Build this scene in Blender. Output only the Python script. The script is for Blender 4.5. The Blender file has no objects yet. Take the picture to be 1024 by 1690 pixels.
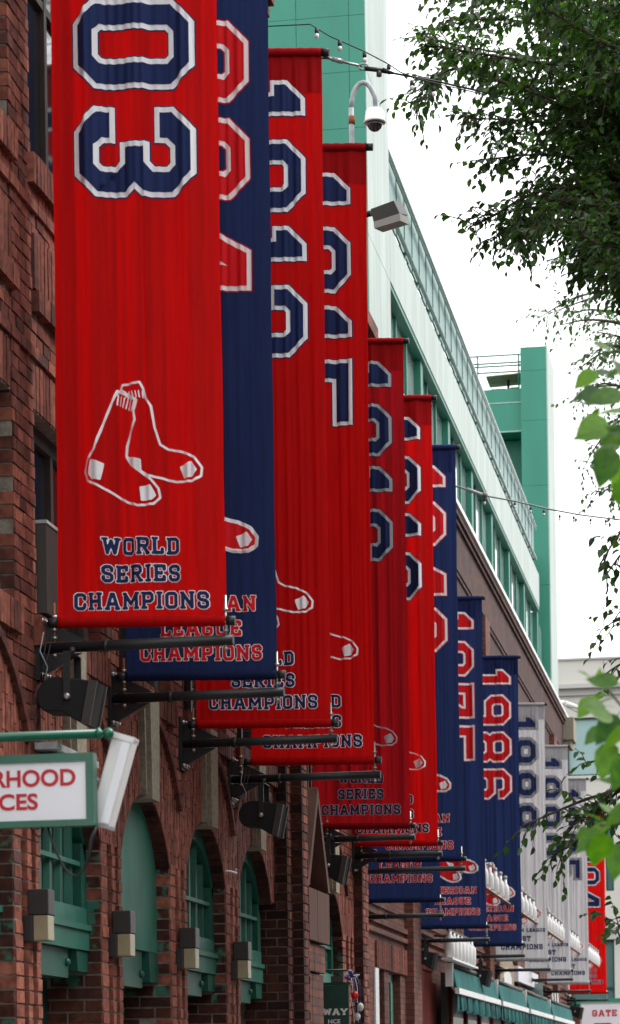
import bpy, bmesh, math, random
import numpy as np
from mathutils import Vector, Matrix
from mathutils.geometry import tessellate_polygon
random.seed(7)
rnd = random.random
uni = random.uniform
SC = bpy.context.scene
COL = SC.collection

# ------------------------------------------------------------------ camera
FPX = 4400.0                      # focal length in pixels of the 1024 x 1690 photograph
ROLL = 0.0145
PCX, PCY = 512.0, 1782.6          # principal point (level camera with a shifted lens)
TH = math.radians(9.3957)
EYE = Vector((0, 0, 1.6))
FW = Vector((-math.sin(TH), math.cos(TH), 0))
RT = Vector((math.cos(TH), math.sin(TH), 0))
UP = Vector((0, 0, 1))
cam = bpy.data.cameras.new('camera')
cam.sensor_fit = 'VERTICAL'
cam.sensor_height = 36.0
cam.sensor_width = 36.0
cam.lens = FPX / 1690 * 36.0
cam.shift_y = (PCY - 845.0) / 1690.0
cam.clip_start = 0.3
cam.clip_end = 3000
cam.dof.use_dof = True
cam.dof.focus_distance = 22.0
cam.dof.aperture_fstop = 5.6
co = bpy.data.objects.new('camera', cam)
COL.objects.link(co)
cxv = math.cos(ROLL) * RT - math.sin(ROLL) * UP
cyv = math.sin(ROLL) * RT + math.cos(ROLL) * UP
m = Matrix((cxv, cyv, -FW)).transposed().to_4x4()
m.translation = EYE
co.matrix_world = m
SC.camera = co

# ------------------------------------------------------------------ sky and sun (bright overcast)
SUN_EL, SUN_AZ = math.radians(52), math.radians(62)      # azimuth from +Y towards +X
w = bpy.data.worlds.new('World')
SC.world = w
w.use_nodes = True
nt = w.node_tree
bg = nt.nodes['Background']
st = nt.nodes.new('ShaderNodeTexSky')
st.sky_type = 'NISHITA'
st.sun_disc = False
st.sun_elevation = SUN_EL
st.sun_rotation = SUN_AZ
st.air_density = 1.5
st.dust_density = 4.0
hs = nt.nodes.new('ShaderNodeHueSaturation')
hs.inputs['Saturation'].default_value = 0.15
mx = nt.nodes.new('ShaderNodeMix')
mx.data_type = 'RGBA'
mx.inputs[0].default_value = 0.72                        # cloud cover over the clear sky
mx.inputs[7].default_value = (12.6, 12.8, 13.0, 1)
nt.links.new(st.outputs[0], hs.inputs['Color'])
nt.links.new(hs.outputs[0], mx.inputs[6])
nt.links.new(mx.outputs[2], bg.inputs[0])
bg.inputs[1].default_value = 0.10
sd = bpy.data.lights.new('sun', 'SUN')
sd.energy = 1.15
sd.angle = math.radians(25)
sd.color = (1.0, 0.97, 0.92)
so = bpy.data.objects.new('sun', sd)
COL.objects.link(so)
sdir = Vector((math.sin(SUN_AZ) * math.cos(SUN_EL), math.cos(SUN_AZ) * math.cos(SUN_EL), math.sin(SUN_EL)))
so.rotation_euler = (-sdir).to_track_quat('-Z', 'Y').to_euler()
so.location = (20, 20, 40)
SC.view_settings.view_transform = 'Standard'
SC.view_settings.look = 'None'
SC.view_settings.gamma = 1
SC.view_settings.exposure = 1.05
SC.view_settings.use_curve_mapping = False
SC.render.film_transparent = False
try:
    SC.cycles.max_bounces = 6
    SC.cycles.transmission_bounces = 4
except Exception:
    pass

# ------------------------------------------------------------------ helpers: where a photographed point stands
def ray(x, y):
    u, v = x - PCX, PCY - y
    a = (u * math.cos(ROLL) + v * math.sin(ROLL)) / FPX
    b = (-u * math.sin(ROLL) + v * math.cos(ROLL)) / FPX
    return FW + a * RT + b * UP
def at(x, y, d): return EYE + d * ray(x, y)
def on_x(x, y, X): r = ray(x, y); return EYE + r * (X / r.x)
def on_y(x, y, Y): r = ray(x, y); return EYE + r * (Y / r.y)
def proj(P):
    q = Vector(P) - EYE
    d = q.dot(FW)
    a, b = FPX * q.dot(RT) / d, FPX * q.z / d
    return PCX + a * math.cos(ROLL) - b * math.sin(ROLL), PCY - (a * math.sin(ROLL) + b * math.cos(ROLL))

# ------------------------------------------------------------------ materials
MATS = {}
def new_mat(name):
    mt = bpy.data.materials.new(name)
    mt.use_nodes = True
    MATS[name] = mt
    t = mt.node_tree
    return mt, t, t.nodes['Principled BSDF'], t.nodes['Material Output']
def mat(name, col, rough=0.6, metal=0.0, var=0.25, scale=6.0, bump=0.0, bscale=60.0, spec=0.4, col2=None, trans=0.0, stretch=(1, 1, 1), detail=5):
    mt, t, bs, out = new_mat(name)
    tc = t.nodes.new('ShaderNodeTexCoord')
    mp = t.nodes.new('ShaderNodeMapping')
    mp.inputs['Scale'].default_value = stretch
    t.links.new(tc.outputs['Object'], mp.inputs[0])
    n = t.nodes.new('ShaderNodeTexNoise')
    n.inputs['Scale'].default_value = scale
    n.inputs['Detail'].default_value = detail
    t.links.new(mp.outputs[0], n.inputs['Vector'])
    r = t.nodes.new('ShaderNodeValToRGB')
    c2 = col2 or tuple(c * (1 + var) for c in col)
    c1 = tuple(c * (1 - var) for c in col)
    r.color_ramp.elements[0].position = 0.3
    r.color_ramp.elements[1].position = 0.7
    r.color_ramp.elements[0].color = (*c1, 1)
    r.color_ramp.elements[1].color = (*c2, 1)
    t.links.new(n.outputs['Fac'], r.inputs[0])
    t.links.new(r.outputs[0], bs.inputs['Base Color'])
    bs.inputs['Roughness'].default_value = rough
    bs.inputs['Metallic'].default_value = metal
    bs.inputs['Specular IOR Level'].default_value = spec
    if bump:
        n2 = t.nodes.new('ShaderNodeTexNoise')
        n2.inputs['Scale'].default_value = bscale
        n2.inputs['Detail'].default_value = 4
        t.links.new(mp.outputs[0], n2.inputs['Vector'])
        b = t.nodes.new('ShaderNodeBump')
        b.inputs['Strength'].default_value = bump
        b.inputs['Distance'].default_value = 0.01
        t.links.new(n2.outputs['Fac'], b.inputs['Height'])
        t.links.new(b.outputs[0], bs.inputs['Normal'])
    if trans:
        tr = t.nodes.new('ShaderNodeBsdfTranslucent')
        t.links.new(r.outputs[0], tr.inputs['Color'])
        ms = t.nodes.new('ShaderNodeMixShader')
        ms.inputs[0].default_value = trans
        t.links.new(bs.outputs[0], ms.inputs[1])
        t.links.new(tr.outputs[0], ms.inputs[2])
        t.links.new(ms.outputs[0], out.inputs[0])
    return mt
def brick_mat(name, use_attr, dark=1.0, green=0.0):
    """brick: kiln colour differs from brick to brick, with burnt spots and soot grain"""
    mt, t, bs, out = new_mat(name)
    if use_attr:
        a = t.nodes.new('ShaderNodeAttribute')
        a.attribute_name = 'tint'
        fac = a.outputs['Fac']
    else:
        a = t.nodes.new('ShaderNodeObjectInfo')
        fac = a.outputs['Random']
    r = t.nodes.new('ShaderNodeValToRGB')
    els = r.color_ramp.elements
    pal = [(0.0, (0.105, 0.040, 0.032)), (0.12, (0.18, 0.056, 0.039)), (0.36, (0.25, 0.078, 0.054)), (0.60, (0.33, 0.106, 0.070)),
           (0.82, (0.40, 0.138, 0.090)), (0.95, (0.24, 0.088, 0.066)), (1.0, (0.13, 0.060, 0.055))]
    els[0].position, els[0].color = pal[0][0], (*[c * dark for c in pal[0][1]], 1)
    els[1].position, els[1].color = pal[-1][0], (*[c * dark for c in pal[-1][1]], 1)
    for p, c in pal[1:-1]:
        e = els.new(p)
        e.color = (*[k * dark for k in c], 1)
    t.links.new(fac, r.inputs[0])
    tc = t.nodes.new('ShaderNodeTexCoord')
    geo = t.nodes.new('ShaderNodeNewGeometry')
    n = t.nodes.new('ShaderNodeTexNoise')
    n.inputs['Scale'].default_value = 17
    n.inputs['Detail'].default_value = 7
    t.links.new(geo.outputs['Position'], n.inputs['Vector'])
    rr = t.nodes.new('ShaderNodeValToRGB')
    rr.color_ramp.elements[0].position = 0.36
    rr.color_ramp.elements[0].color = (0.48, 0.47, 0.48, 1)
    rr.color_ramp.elements[1].position = 0.62
    rr.color_ramp.elements[1].color = (1.1, 1.1, 1.1, 1)
    t.links.new(n.outputs['Fac'], rr.inputs[0])
    mu = t.nodes.new('ShaderNodeMix')
    mu.data_type = 'RGBA'
    mu.blend_type = 'MULTIPLY'
    mu.inputs[0].default_value = 0.85
    t.links.new(r.outputs[0], mu.inputs[6])
    t.links.new(rr.outputs[0], mu.inputs[7])
    ns = t.nodes.new('ShaderNodeTexNoise')                # soot and water stains running over many bricks
    ns.inputs['Scale'].default_value = 1.1
    ns.inputs['Detail'].default_value = 6
    mps = t.nodes.new('ShaderNodeMapping')
    mps.inputs['Scale'].default_value = (1, 1, 0.45)
    t.links.new(geo.outputs['Position'], mps.inputs[0])
    t.links.new(mps.outputs[0], ns.inputs['Vector'])
    rs = t.nodes.new('ShaderNodeValToRGB')
    rs.color_ramp.elements[0].position = 0.38
    rs.color_ramp.elements[0].color = (0.66, 0.63, 0.62, 1)
    rs.color_ramp.elements[1].position = 0.60
    rs.color_ramp.elements[1].color = (1.12, 1.10, 1.08, 1)
    t.links.new(ns.outputs['Fac'], rs.inputs[0])
    mv = t.nodes.new('ShaderNodeMix')
    mv.data_type = 'RGBA'
    mv.blend_type = 'MULTIPLY'
    mv.inputs[0].default_value = 1.0
    t.links.new(mu.outputs[2], mv.inputs[6])
    t.links.new(rs.outputs[0], mv.inputs[7])
    last = mv.outputs[2]
    if green:
        n3 = t.nodes.new('ShaderNodeTexNoise')
        n3.inputs['Scale'].default_value = 9
        n3.inputs['Detail'].default_value = 6
        t.links.new(geo.outputs['Position'], n3.inputs['Vector'])
        r3 = t.nodes.new('ShaderNodeValToRGB')
        r3.color_ramp.elements[0].position = 0.50
        r3.color_ramp.elements[1].position = 0.58
        t.links.new(n3.outputs['Fac'], r3.inputs[0])
        m3 = t.nodes.new('ShaderNodeMix')
        m3.data_type = 'RGBA'
        m3.inputs[7].default_value = (0.03, 0.16, 0.11, 1)
        mm = t.nodes.new('ShaderNodeMath')
        mm.operation = 'MULTIPLY'
        mm.inputs[1].default_value = green
        t.links.new(r3.outputs[0], mm.inputs[0])
        t.links.new(mm.outputs[0], m3.inputs[0])
        t.links.new(last, m3.inputs[6])
        last = m3.outputs[2]
    t.links.new(last, bs.inputs['Base Color'])
    bs.inputs['Roughness'].default_value = 0.85
    bs.inputs['Specular IOR Level'].default_value = 0.25
    n2 = t.nodes.new('ShaderNodeTexNoise')
    n2.inputs['Scale'].default_value = 90
    n2.inputs['Detail'].default_value = 4
    t.links.new(geo.outputs['Position'], n2.inputs['Vector'])
    b = t.nodes.new('ShaderNodeBump')
    b.inputs['Strength'].default_value = 0.6
    b.inputs['Distance'].default_value = 0.006
    t.links.new(n2.outputs['Fac'], b.inputs['Height'])
    t.links.new(b.outputs[0], bs.inputs['Normal'])
    return mt
def far_brick_mat(name, k=1.0):
    """brick courses too small to tell apart, laid on world Y and Z"""
    mt, t, bs, out = new_mat(name)
    geo = t.nodes.new('ShaderNodeNewGeometry')
    sep = t.nodes.new('ShaderNodeSeparateXYZ')
    t.links.new(geo.outputs['Position'], sep.inputs[0])
    ad = t.nodes.new('ShaderNodeMath')
    ad.operation = 'ADD'
    t.links.new(sep.outputs[0], ad.inputs[0])
    t.links.new(sep.outputs[1], ad.inputs[1])
    cmb = t.nodes.new('ShaderNodeCombineXYZ')
    t.links.new(ad.outputs[0], cmb.inputs[0])
    t.links.new(sep.outputs[2], cmb.inputs[1])
    br = t.nodes.new('ShaderNodeTexBrick')
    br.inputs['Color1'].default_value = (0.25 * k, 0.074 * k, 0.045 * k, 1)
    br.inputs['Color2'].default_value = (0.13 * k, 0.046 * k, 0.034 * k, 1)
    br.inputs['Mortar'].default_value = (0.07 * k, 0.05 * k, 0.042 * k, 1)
    br.inputs['Scale'].default_value = 1.0
    br.inputs['Mortar Size'].default_value = 0.009
    br.inputs['Brick Width'].default_value = 0.215
    br.inputs['Row Height'].default_value = 0.082
    t.links.new(cmb.outputs[0], br.inputs['Vector'])
    n = t.nodes.new('ShaderNodeTexNoise')
    n.inputs['Scale'].default_value = 1.6
    n.inputs['Detail'].default_value = 8
    t.links.new(geo.outputs['Position'], n.inputs['Vector'])
    rr = t.nodes.new('ShaderNodeValToRGB')
    rr.color_ramp.elements[0].position = 0.35
    rr.color_ramp.elements[0].color = (0.45, 0.42, 0.42, 1)
    rr.color_ramp.elements[1].position = 0.65
    rr.color_ramp.elements[1].color = (1.1, 1.05, 1.0, 1)
    t.links.new(n.outputs['Fac'], rr.inputs[0])
    mu = t.nodes.new('ShaderNodeMix')
    mu.data_type = 'RGBA'
    mu.blend_type = 'MULTIPLY'
    mu.inputs[0].default_value = 1.0
    t.links.new(br.outputs['Color'], mu.inputs[6])
    t.links.new(rr.outputs[0], mu.inputs[7])
    t.links.new(mu.outputs[2], bs.inputs['Base Color'])
    bs.inputs['Roughness'].default_value = 0.9
    b = t.nodes.new('ShaderNodeBump')
    b.inputs['Strength'].default_value = 0.8
    b.inputs['Distance'].default_value = 0.012
    b.invert = True
    t.links.new(br.outputs['Fac'], b.inputs['Height'])
    t.links.new(b.outputs[0], bs.inputs['Normal'])
    return mt
def leaf_mat(name, c1, c2, trans=0.35, rough=0.45):
    mt, t, bs, out = new_mat(name)
    a = t.nodes.new('ShaderNodeAttribute')
    a.attribute_name = 'tint'
    oi = t.nodes.new('ShaderNodeObjectInfo')
    ad = t.nodes.new('ShaderNodeMath')
    ad.operation = 'ADD'
    t.links.new(a.outputs['Fac'], ad.inputs[0])
    t.links.new(oi.outputs['Random'], ad.inputs[1])
    fr = t.nodes.new('ShaderNodeMath')
    fr.operation = 'FRACT'
    t.links.new(ad.outputs[0], fr.inputs[0])
    r = t.nodes.new('ShaderNodeValToRGB')
    r.color_ramp.elements[0].color = (*c1, 1)
    r.color_ramp.elements[1].color = (*c2, 1)
    tc = t.nodes.new('ShaderNodeNewGeometry')
    nz = t.nodes.new('ShaderNodeTexNoise')
    nz.inputs['Scale'].default_value = 38
    nz.inputs['Detail'].default_value = 3
    t.links.new(tc.outputs['Position'], nz.inputs['Vector'])
    av = t.nodes.new('ShaderNodeMath')
    av.operation = 'MULTIPLY_ADD'
    av.inputs[1].default_value = 0.9
    t.links.new(nz.outputs['Fac'], av.inputs[0])
    sb_ = t.nodes.new('ShaderNodeMath')
    sb_.operation = 'SUBTRACT'
    sb_.inputs[1].default_value = 0.45
    t.links.new(fr.outputs[0], sb_.inputs[0])
    t.links.new(sb_.outputs[0], av.inputs[2])
    t.links.new(av.outputs[0], r.inputs[0])
    t.links.new(r.outputs[0], bs.inputs['Base Color'])
    bs.inputs['Roughness'].default_value = rough
    bs.inputs['Specular IOR Level'].default_value = 0.4
    tr = t.nodes.new('ShaderNodeBsdfTranslucent')
    mg = t.nodes.new('ShaderNodeMix')
    mg.data_type = 'RGBA'
    mg.blend_type = 'MULTIPLY'
    mg.inputs[0].default_value = 1
    mg.inputs[7].default_value = (1.6, 1.9, 0.6, 1)
    t.links.new(r.outputs[0], mg.inputs[6])
    t.links.new(mg.outputs[2], tr.inputs['Color'])
    ms = t.nodes.new('ShaderNodeMixShader')
    ms.inputs[0].default_value = trans
    t.links.new(bs.outputs[0], ms.inputs[1])
    t.links.new(tr.outputs[0], ms.inputs[2])
    t.links.new(ms.outputs[0], out.inputs[0])
    return mt

RED, NAVY, WHITE = (0.62, 0.005, 0.005), (0.017, 0.031, 0.105), (0.92, 0.92, 0.94)
CT = 0.5
cloth = dict(rough=0.75, spec=0.15, var=0.10, scale=3.0, stretch=(9, 1, 0.6), bump=0.25, bscale=45, trans=CT)
mat('cloth_red', RED, **cloth)
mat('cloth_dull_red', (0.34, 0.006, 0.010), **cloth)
mat('cloth_navy', NAVY, **cloth)
mat('cloth_grey', (0.55, 0.55, 0.57), **cloth)
prt = dict(cloth, trans=0.12, var=0.06)
mat('print_navy', (0.018, 0.031, 0.110), **prt)
mat('print_white', WHITE, **prt)
mat('print_red', (0.70, 0.012, 0.018), **prt)
mat('print_grey', (0.50, 0.50, 0.52), **prt)
mat('hem_red', (0.40, 0.005, 0.008), rough=0.8, spec=0.15, var=0.1, scale=3, trans=0.3)
mat('hem_navy', (0.018, 0.030, 0.115), rough=0.8, spec=0.15, var=0.1, scale=3, trans=0.3)
mat('hem_grey', (0.44, 0.44, 0.46), rough=0.8, spec=0.15, var=0.1, scale=3, trans=0.3)
mat('black_steel', (0.013, 0.014, 0.015), rough=0.5, var=0.3, spec=0.4, bump=0.15)
mat('bolt_steel', (0.42, 0.41, 0.39), rough=0.4, metal=0.8)
mat('rust', (0.20, 0.07, 0.025), rough=0.9)
mat('mortar', (0.19, 0.165, 0.135), rough=0.95, var=0.4, scale=14, bump=0.6)
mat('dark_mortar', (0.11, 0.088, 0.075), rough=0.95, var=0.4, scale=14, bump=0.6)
brick_mat('brick_piece', False, dark=0.80)
brick_mat('brick_run', True, dark=0.80)
brick_mat('brick_shaded', True, dark=0.24, green=0.0)  # burnt brick, darkened further: shade of camera-facing sides and chases is in its colour
brick_mat('brick_shaded_paint', True, dark=0.22, green=0.8)
brick_mat('brick_piece_shaded', False, dark=0.24)
brick_mat('brick_piece_shaded_paint', False, dark=0.22, green=0.8)
far_brick_mat('brick_far')
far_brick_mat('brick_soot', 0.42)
mat('limestone', (0.25, 0.22, 0.165), rough=0.9, var=0.25, scale=25, bump=0.5)
mat('green_paint', (0.006, 0.076, 0.052), rough=0.5, var=0.18, scale=5, bump=0.12, bscale=25)
mat('green_paint_pale', (0.020, 0.125, 0.090), rough=0.55, var=0.2, scale=5, bump=0.12, bscale=25)
mat('green_board', (0.028, 0.140, 0.100), rough=0.6, var=0.22, scale=4, stretch=(1, 1, .5), bump=0.05)
mat('green_dark', (0.006, 0.045, 0.033), rough=0.5, var=0.2)
mat('green_gloss', (0.006, 0.105, 0.060), rough=0.3, var=0.12, spec=0.5)
mat('green_steel', (0.032, 0.225, 0.155), rough=0.45, var=0.10, scale=1.6, stretch=(1, 1, 0.25))
mat('green_steel_deep', (0.010, 0.140, 0.092), rough=0.5, var=0.12, scale=1.2)
mat('green_slat', (0.040, 0.145, 0.120), rough=0.4, var=0.12, scale=2)
mat('pale_metal', (0.40, 0.455, 0.43), rough=0.6, var=0.13, scale=2.2, spec=0.08, stretch=(1, 1.6, 0.16))
mat('rail_metal', (0.30, 0.40, 0.37), rough=0.35, var=0.15, metal=0.3)
mat('white_paint', (0.72, 0.72, 0.71), rough=0.4, var=0.07, scale=3)
mat('sign_white', (0.80, 0.80, 0.84), rough=0.35, var=0.03, scale=2)
mat('letter_red', (0.50, 0.010, 0.022), rough=0.5, var=0.03)
mat('glass_dark', (0.012, 0.014, 0.016), rough=0.06, var=0.3, scale=0.8, spec=0.9)
mat('glass_teal', (0.30, 0.42, 0.41), rough=0.12, var=0.06, scale=0.5, spec=0.7)
mat('glass_teal_deep', (0.08, 0.17, 0.16), rough=0.12, var=0.15, scale=0.5, spec=0.7)
mat('glass_bright', (0.55, 0.62, 0.62), rough=0.05, var=0.3, scale=0.9, spec=1.0, metal=0.5)
mat('frame_dark', (0.045, 0.044, 0.040), rough=0.5, var=0.25)
mat('grey_metal', (0.040, 0.035, 0.031), rough=0.45, var=0.12, scale=3)
mat('galvanised', (0.30, 0.31, 0.32), rough=0.5, var=0.25, scale=10)
mat('lamp_brown', (0.030, 0.024, 0.024), rough=0.45, var=0.12)
mat('lamp_lens', (0.27, 0.23, 0.14), rough=0.35, var=0.12, scale=7)
mat('speaker_black', (0.006, 0.0055, 0.006), rough=0.8, var=0.3, bump=0.3, bscale=200)
mat('speaker_grille', (0.028, 0.028, 0.027), spec=0.15, rough=0.8, var=0.1, scale=30)
mat('cable_black', (0.012, 0.012, 0.012), rough=0.5)
mat('cable_steel', (0.16, 0.16, 0.16), rough=0.5, metal=0.4)
mat('bulb_glass', (0.75, 0.74, 0.72), rough=0.1, spec=0.8)
mat('dome_dark', (0.015, 0.014, 0.018), rough=0.05, spec=1.0)
mat('awning_teal', (0.022, 0.165, 0.160), rough=0.8, var=0.25, scale=2, trans=0.3)
mat('awning_stripe', (0.012, 0.085, 0.085), rough=0.8, var=0.2, trans=0.25)
mat('cream_panel', (0.52, 0.505, 0.455), rough=0.7, var=0.05, scale=0.4)
mat('cream_shade', (0.42, 0.41, 0.385), rough=0.7, var=0.06, scale=0.4)
mat('red_board', (0.085, 0.012, 0.007), spec=0.1, rough=0.9, var=0.2, scale=3)
mat('shingle_grey', (0.060, 0.058, 0.054), rough=0.9, var=0.3, scale=8, bump=0.4)
mat('timber_red', (0.085, 0.034, 0.024), rough=0.8, var=0.25, scale=8, stretch=(1, 1, 0.2))
mat('asphalt', (0.05, 0.05, 0.052), rough=0.95, var=0.3, scale=4, bump=0.5)
mat('pavement', (0.22, 0.21, 0.20), rough=0.9, var=0.15, scale=2, bump=0.3)
mat('road_yellow', (0.55, 0.40, 0.06), rough=0.8)
mat('bark', (0.070, 0.055, 0.042), rough=0.95, var=0.4, scale=12, bump=0.9, bscale=30)
leaf_mat('leaf_dark', (0.014, 0.047, 0.016), (0.060, 0.130, 0.030), trans=0.36)
leaf_mat('leaf_mid', (0.030, 0.085, 0.030), (0.075, 0.150, 0.050), trans=0.3)
leaf_mat('leaf_bright', (0.012, 0.060, 0.004), (0.105, 0.235, 0.008), trans=0.45, rough=0.55)
mat('tan_canvas', (0.42, 0.33, 0.24), rough=0.8, trans=0.2)
mat('flag_blue', (0.03, 0.05, 0.30), rough=0.7)
mat('balloon_red', (0.50, 0.010, 0.012), rough=0.3)

# ------------------------------------------------------------------ mesh builder
class MB:
    def __init__(s): s.v, s.f, s.m, s.t, s.ms, s.sm = [], [], [], [], [], []
    def mi(s, name):
        if name not in s.ms: s.ms.append(name)
        return s.ms.index(name)
    def face(s, idx, mname, tint=0.5, smooth=False):
        s.f.append(idx); s.m.append(s.mi(mname)); s.t.append(tint); s.sm.append(smooth)
    def verts(s, pts):
        b = len(s.v)
        s.v.extend([tuple(p) for p in pts])
        return b
    def box(s, x0, x1, y0, y1, z0, z1, mname, tint=0.5, skip=()):
        b = s.verts([(x0, y0, z0), (x1, y0, z0), (x1, y1, z0), (x0, y1, z0), (x0, y0, z1), (x1, y0, z1), (x1, y1, z1), (x0, y1, z1)])
        for k, q in (('b', (0, 3, 2, 1)), ('t', (4, 5, 6, 7)), ('-y', (0, 1, 5, 4)), ('+x', (1, 2, 6, 5)), ('+y', (2, 3, 7, 6)), ('-x', (3, 0, 4, 7))):
            if k not in skip: s.face([b + i for i in q], mname, tint)
    def hull8(s, p, mname, tint=0.5):
        b = s.verts(p)
        for q in ((0, 3, 2, 1), (4, 5, 6, 7), (0, 1, 5, 4), (1, 2, 6, 5), (2, 3, 7, 6), (3, 0, 4, 7)):
            s.face([b + i for i in q], mname, tint)
    def quad(s, p, mname, tint=0.5):
        b = s.verts(p); s.face(list(range(b, b + len(p))), mname, tint)
    def tube(s, pts, r, mname, n=8, r1=None, cap=True, tint=0.5):
        pts = [Vector(p) for p in pts]
        rings = []
        prev = None
        for i, p in enumerate(pts):
            d = (pts[min(i + 1, len(pts) - 1)] - pts[max(i - 1, 0)]).normalized()
            if prev is None:
                a = d.orthogonal().normalized()
            else:
                a = (prev - d * prev.dot(d)).normalized()
            prev = a
            c = d.cross(a)
            rr = r if r1 is None else r + (r1 - r) * i / (len(pts) - 1)
            if isinstance(r, (list, tuple)): rr = r[i]
            rings.append(s.verts([p + rr * (math.cos(k * 2 * math.pi / n) * a + math.sin(k * 2 * math.pi / n) * c) for k in range(n)]))
        for i in range(len(rings) - 1):
            for k in range(n):
                k2 = (k + 1) % n
                s.face([rings[i] + k, rings[i] + k2, rings[i + 1] + k2, rings[i + 1] + k], mname, tint, True)
        if cap:
            s.face([rings[0] + k for k in range(n)][::-1], mname, tint)
            s.face([rings[-1] + k for k in range(n)], mname, tint)
    def lathe(s, c, prof, mname, n=16, axis='z'):
        """prof: list of (radius, along)"""
        rings = []
        for r, h in prof:
            ring = []
            for k in range(n):
                a = 2 * math.pi * k / n
                x, y = r * math.cos(a), r * math.sin(a)
                ring.append({'z': (c[0] + x, c[1] + y, c[2] + h), 'x': (c[0] + h, c[1] + x, c[2] + y), 'y': (c[0] + x, c[1] + h, c[2] + y)}[axis])
            rings.append(s.verts(ring))
        for i in range(len(rings) - 1):
            for k in range(n):
                k2 = (k + 1) % n
                s.face([rings[i] + k, rings[i] + k2, rings[i + 1] + k2, rings[i + 1] + k], mname, 0.5, True)
        s.face([rings[0] + k for k in range(n)][::-1], mname)
        s.face([rings[-1] + k for k in range(n)], mname)
    def prism_y(s, prof, y0, y1, mname, side=None):
        """closed (x, z) outline extruded along Y"""
        n = len(prof)
        a = s.verts([(x, y0, z) for x, z in prof]); b = s.verts([(x, y1, z) for x, z in prof])
        s.face([a + i for i in range(n)], mname); s.face([b + i for i in range(n)][::-1], mname)
        for i in range(n):
            j = (i + 1) % n
            s.face([a + i, b + i, b + j, a + j], side or mname)
    def prism_x(s, prof, x0, x1, mname, side=None):
        """closed (y, z) outline extruded along X"""
        n = len(prof)
        a = s.verts([(x0, y, z) for y, z in prof]); b = s.verts([(x1, y, z) for y, z in prof])
        s.face([a + i for i in range(n)][::-1], mname); s.face([b + i for i in range(n)], mname)
        for i in range(n):
            j = (i + 1) % n
            s.face([a + i, a + j, b + j, b + i], side or mname)
    def sphere(s, c, r, mname, n=10, sz=1.0):
        s.lathe(c, [(max(1e-4, r * math.sin(math.pi * i / n)), -r * sz * math.cos(math.pi * i / n)) for i in range(n + 1)], mname, n * 2)
    def mesh(s, name):
        me = bpy.data.meshes.new(name)
        me.from_pydata(s.v, [], s.f)
        for n in s.ms: me.materials.append(MATS[n])
        me.polygons.foreach_set('material_index', s.m)
        me.polygons.foreach_set('use_smooth', s.sm)
        at_ = me.attributes.new('tint', 'FLOAT', 'FACE')
        at_.data.foreach_set('value', s.t)
        me.update()
        return me
    def build(s, name, parent=None, kind=None, label=None, loc=None):
        """links the collected shapes as ONE object; with a parent the vertices are given in the parent's own space"""
        o = bpy.data.objects.new(name, s.mesh(name))
        COL.objects.link(o)
        if parent: o.parent = parent
        if loc: o.location = loc
        if kind: o['kind'] = kind
        if label: o['label'] = label
        return o
def tag(o, label, cat, group=None, kind=None):
    o['label'] = label; o['category'] = cat
    if group: o['group'] = group
    if kind: o['kind'] = kind
    return o
def thing(name, label, cat, loc=(0, 0, 0), group=None, rz=0.0):
    o = bpy.data.objects.new(name, None)
    COL.objects.link(o)
    o.location = loc
    o.rotation_euler = (0, 0, rz)
    o.empty_display_size = 0.1
    return tag(o, label, cat, group)
def copy_tree(src, loc, label=None, rz=None):
    r = src.copy(); COL.objects.link(r); r.location = loc
    if rz is not None: r.rotation_euler = (0, 0, rz)
    if label: r['label'] = label
    for ch in list(src.children):
        c = ch.copy(); COL.objects.link(c); c.parent = r
        for g in ch.children:
            d = g.copy(); COL.objects.link(d); d.parent = c
    return r
def shift(mb, loc):
    mb.v = [(x - loc[0], y - loc[1], z - loc[2]) for x, y, z in mb.v]
    return mb

# ------------------------------------------------------------------ ground
g = MB(); g.box(-400, 400, -300, 600, -0.6, -0.02, 'asphalt'); g.build('ground', kind='structure')
g = MB(); g.box(-1.2, 9.0, -60, 140, -0.016, 0.0, 'asphalt'); g.build('road', kind='structure')
g = MB(); g.box(3.83, 3.95, -60, 140, 0.001, 0.006, 'road_yellow'); g.build('road_marking', kind='structure')
g = MB(); g.box(-6.5, -1.36, -60, 140, -0.015, 0.12, 'pavement'); g.build('pavement', kind='structure')
g = MB(); g.box(-1.355, -1.205, -60, 140, -0.014, 0.135, 'limestone'); g.build('kerb', kind='structure')
g = MB(); g.box(9.2, 14.0, -60, 140, -0.015, 0.12, 'pavement'); g.build('pavement', kind='structure')
g = MB(); g.box(9.005, 9.195, -60, 140, -0.014, 0.135, 'limestone'); g.build('kerb', kind='structure')

# the row across the street, out of this picture: added to close the street and keep light off the pavement
OB = thing('opposite_building', 'long unseen brick row added across the street to keep light off it', 'building', (14.0, 20, 0))
g = MB()
g.box(14.0, 26, -60, 70, .12, 12.5, 'brick_far'); g.box(13.8, 26.1, -60.1, 70.1, 12.502, 12.9, 'limestone')
shift(g, (14.0, 20, 0)).build('wall', OB)
for k in range(22):
    for z0 in (1.0, 4.6, 8.4):
        g = MB(); y = -56 + k * 5.6
        g.box(13.96, 13.995, y, y + 2.4, z0, z0 + 2.4, 'glass_dark'); g.box(13.9, 13.994, y - .1, y + 2.5, z0 - .16, z0 - .01, 'limestone')
        shift(g, (14.0, 20, 0)).build('window', OB)

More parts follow.
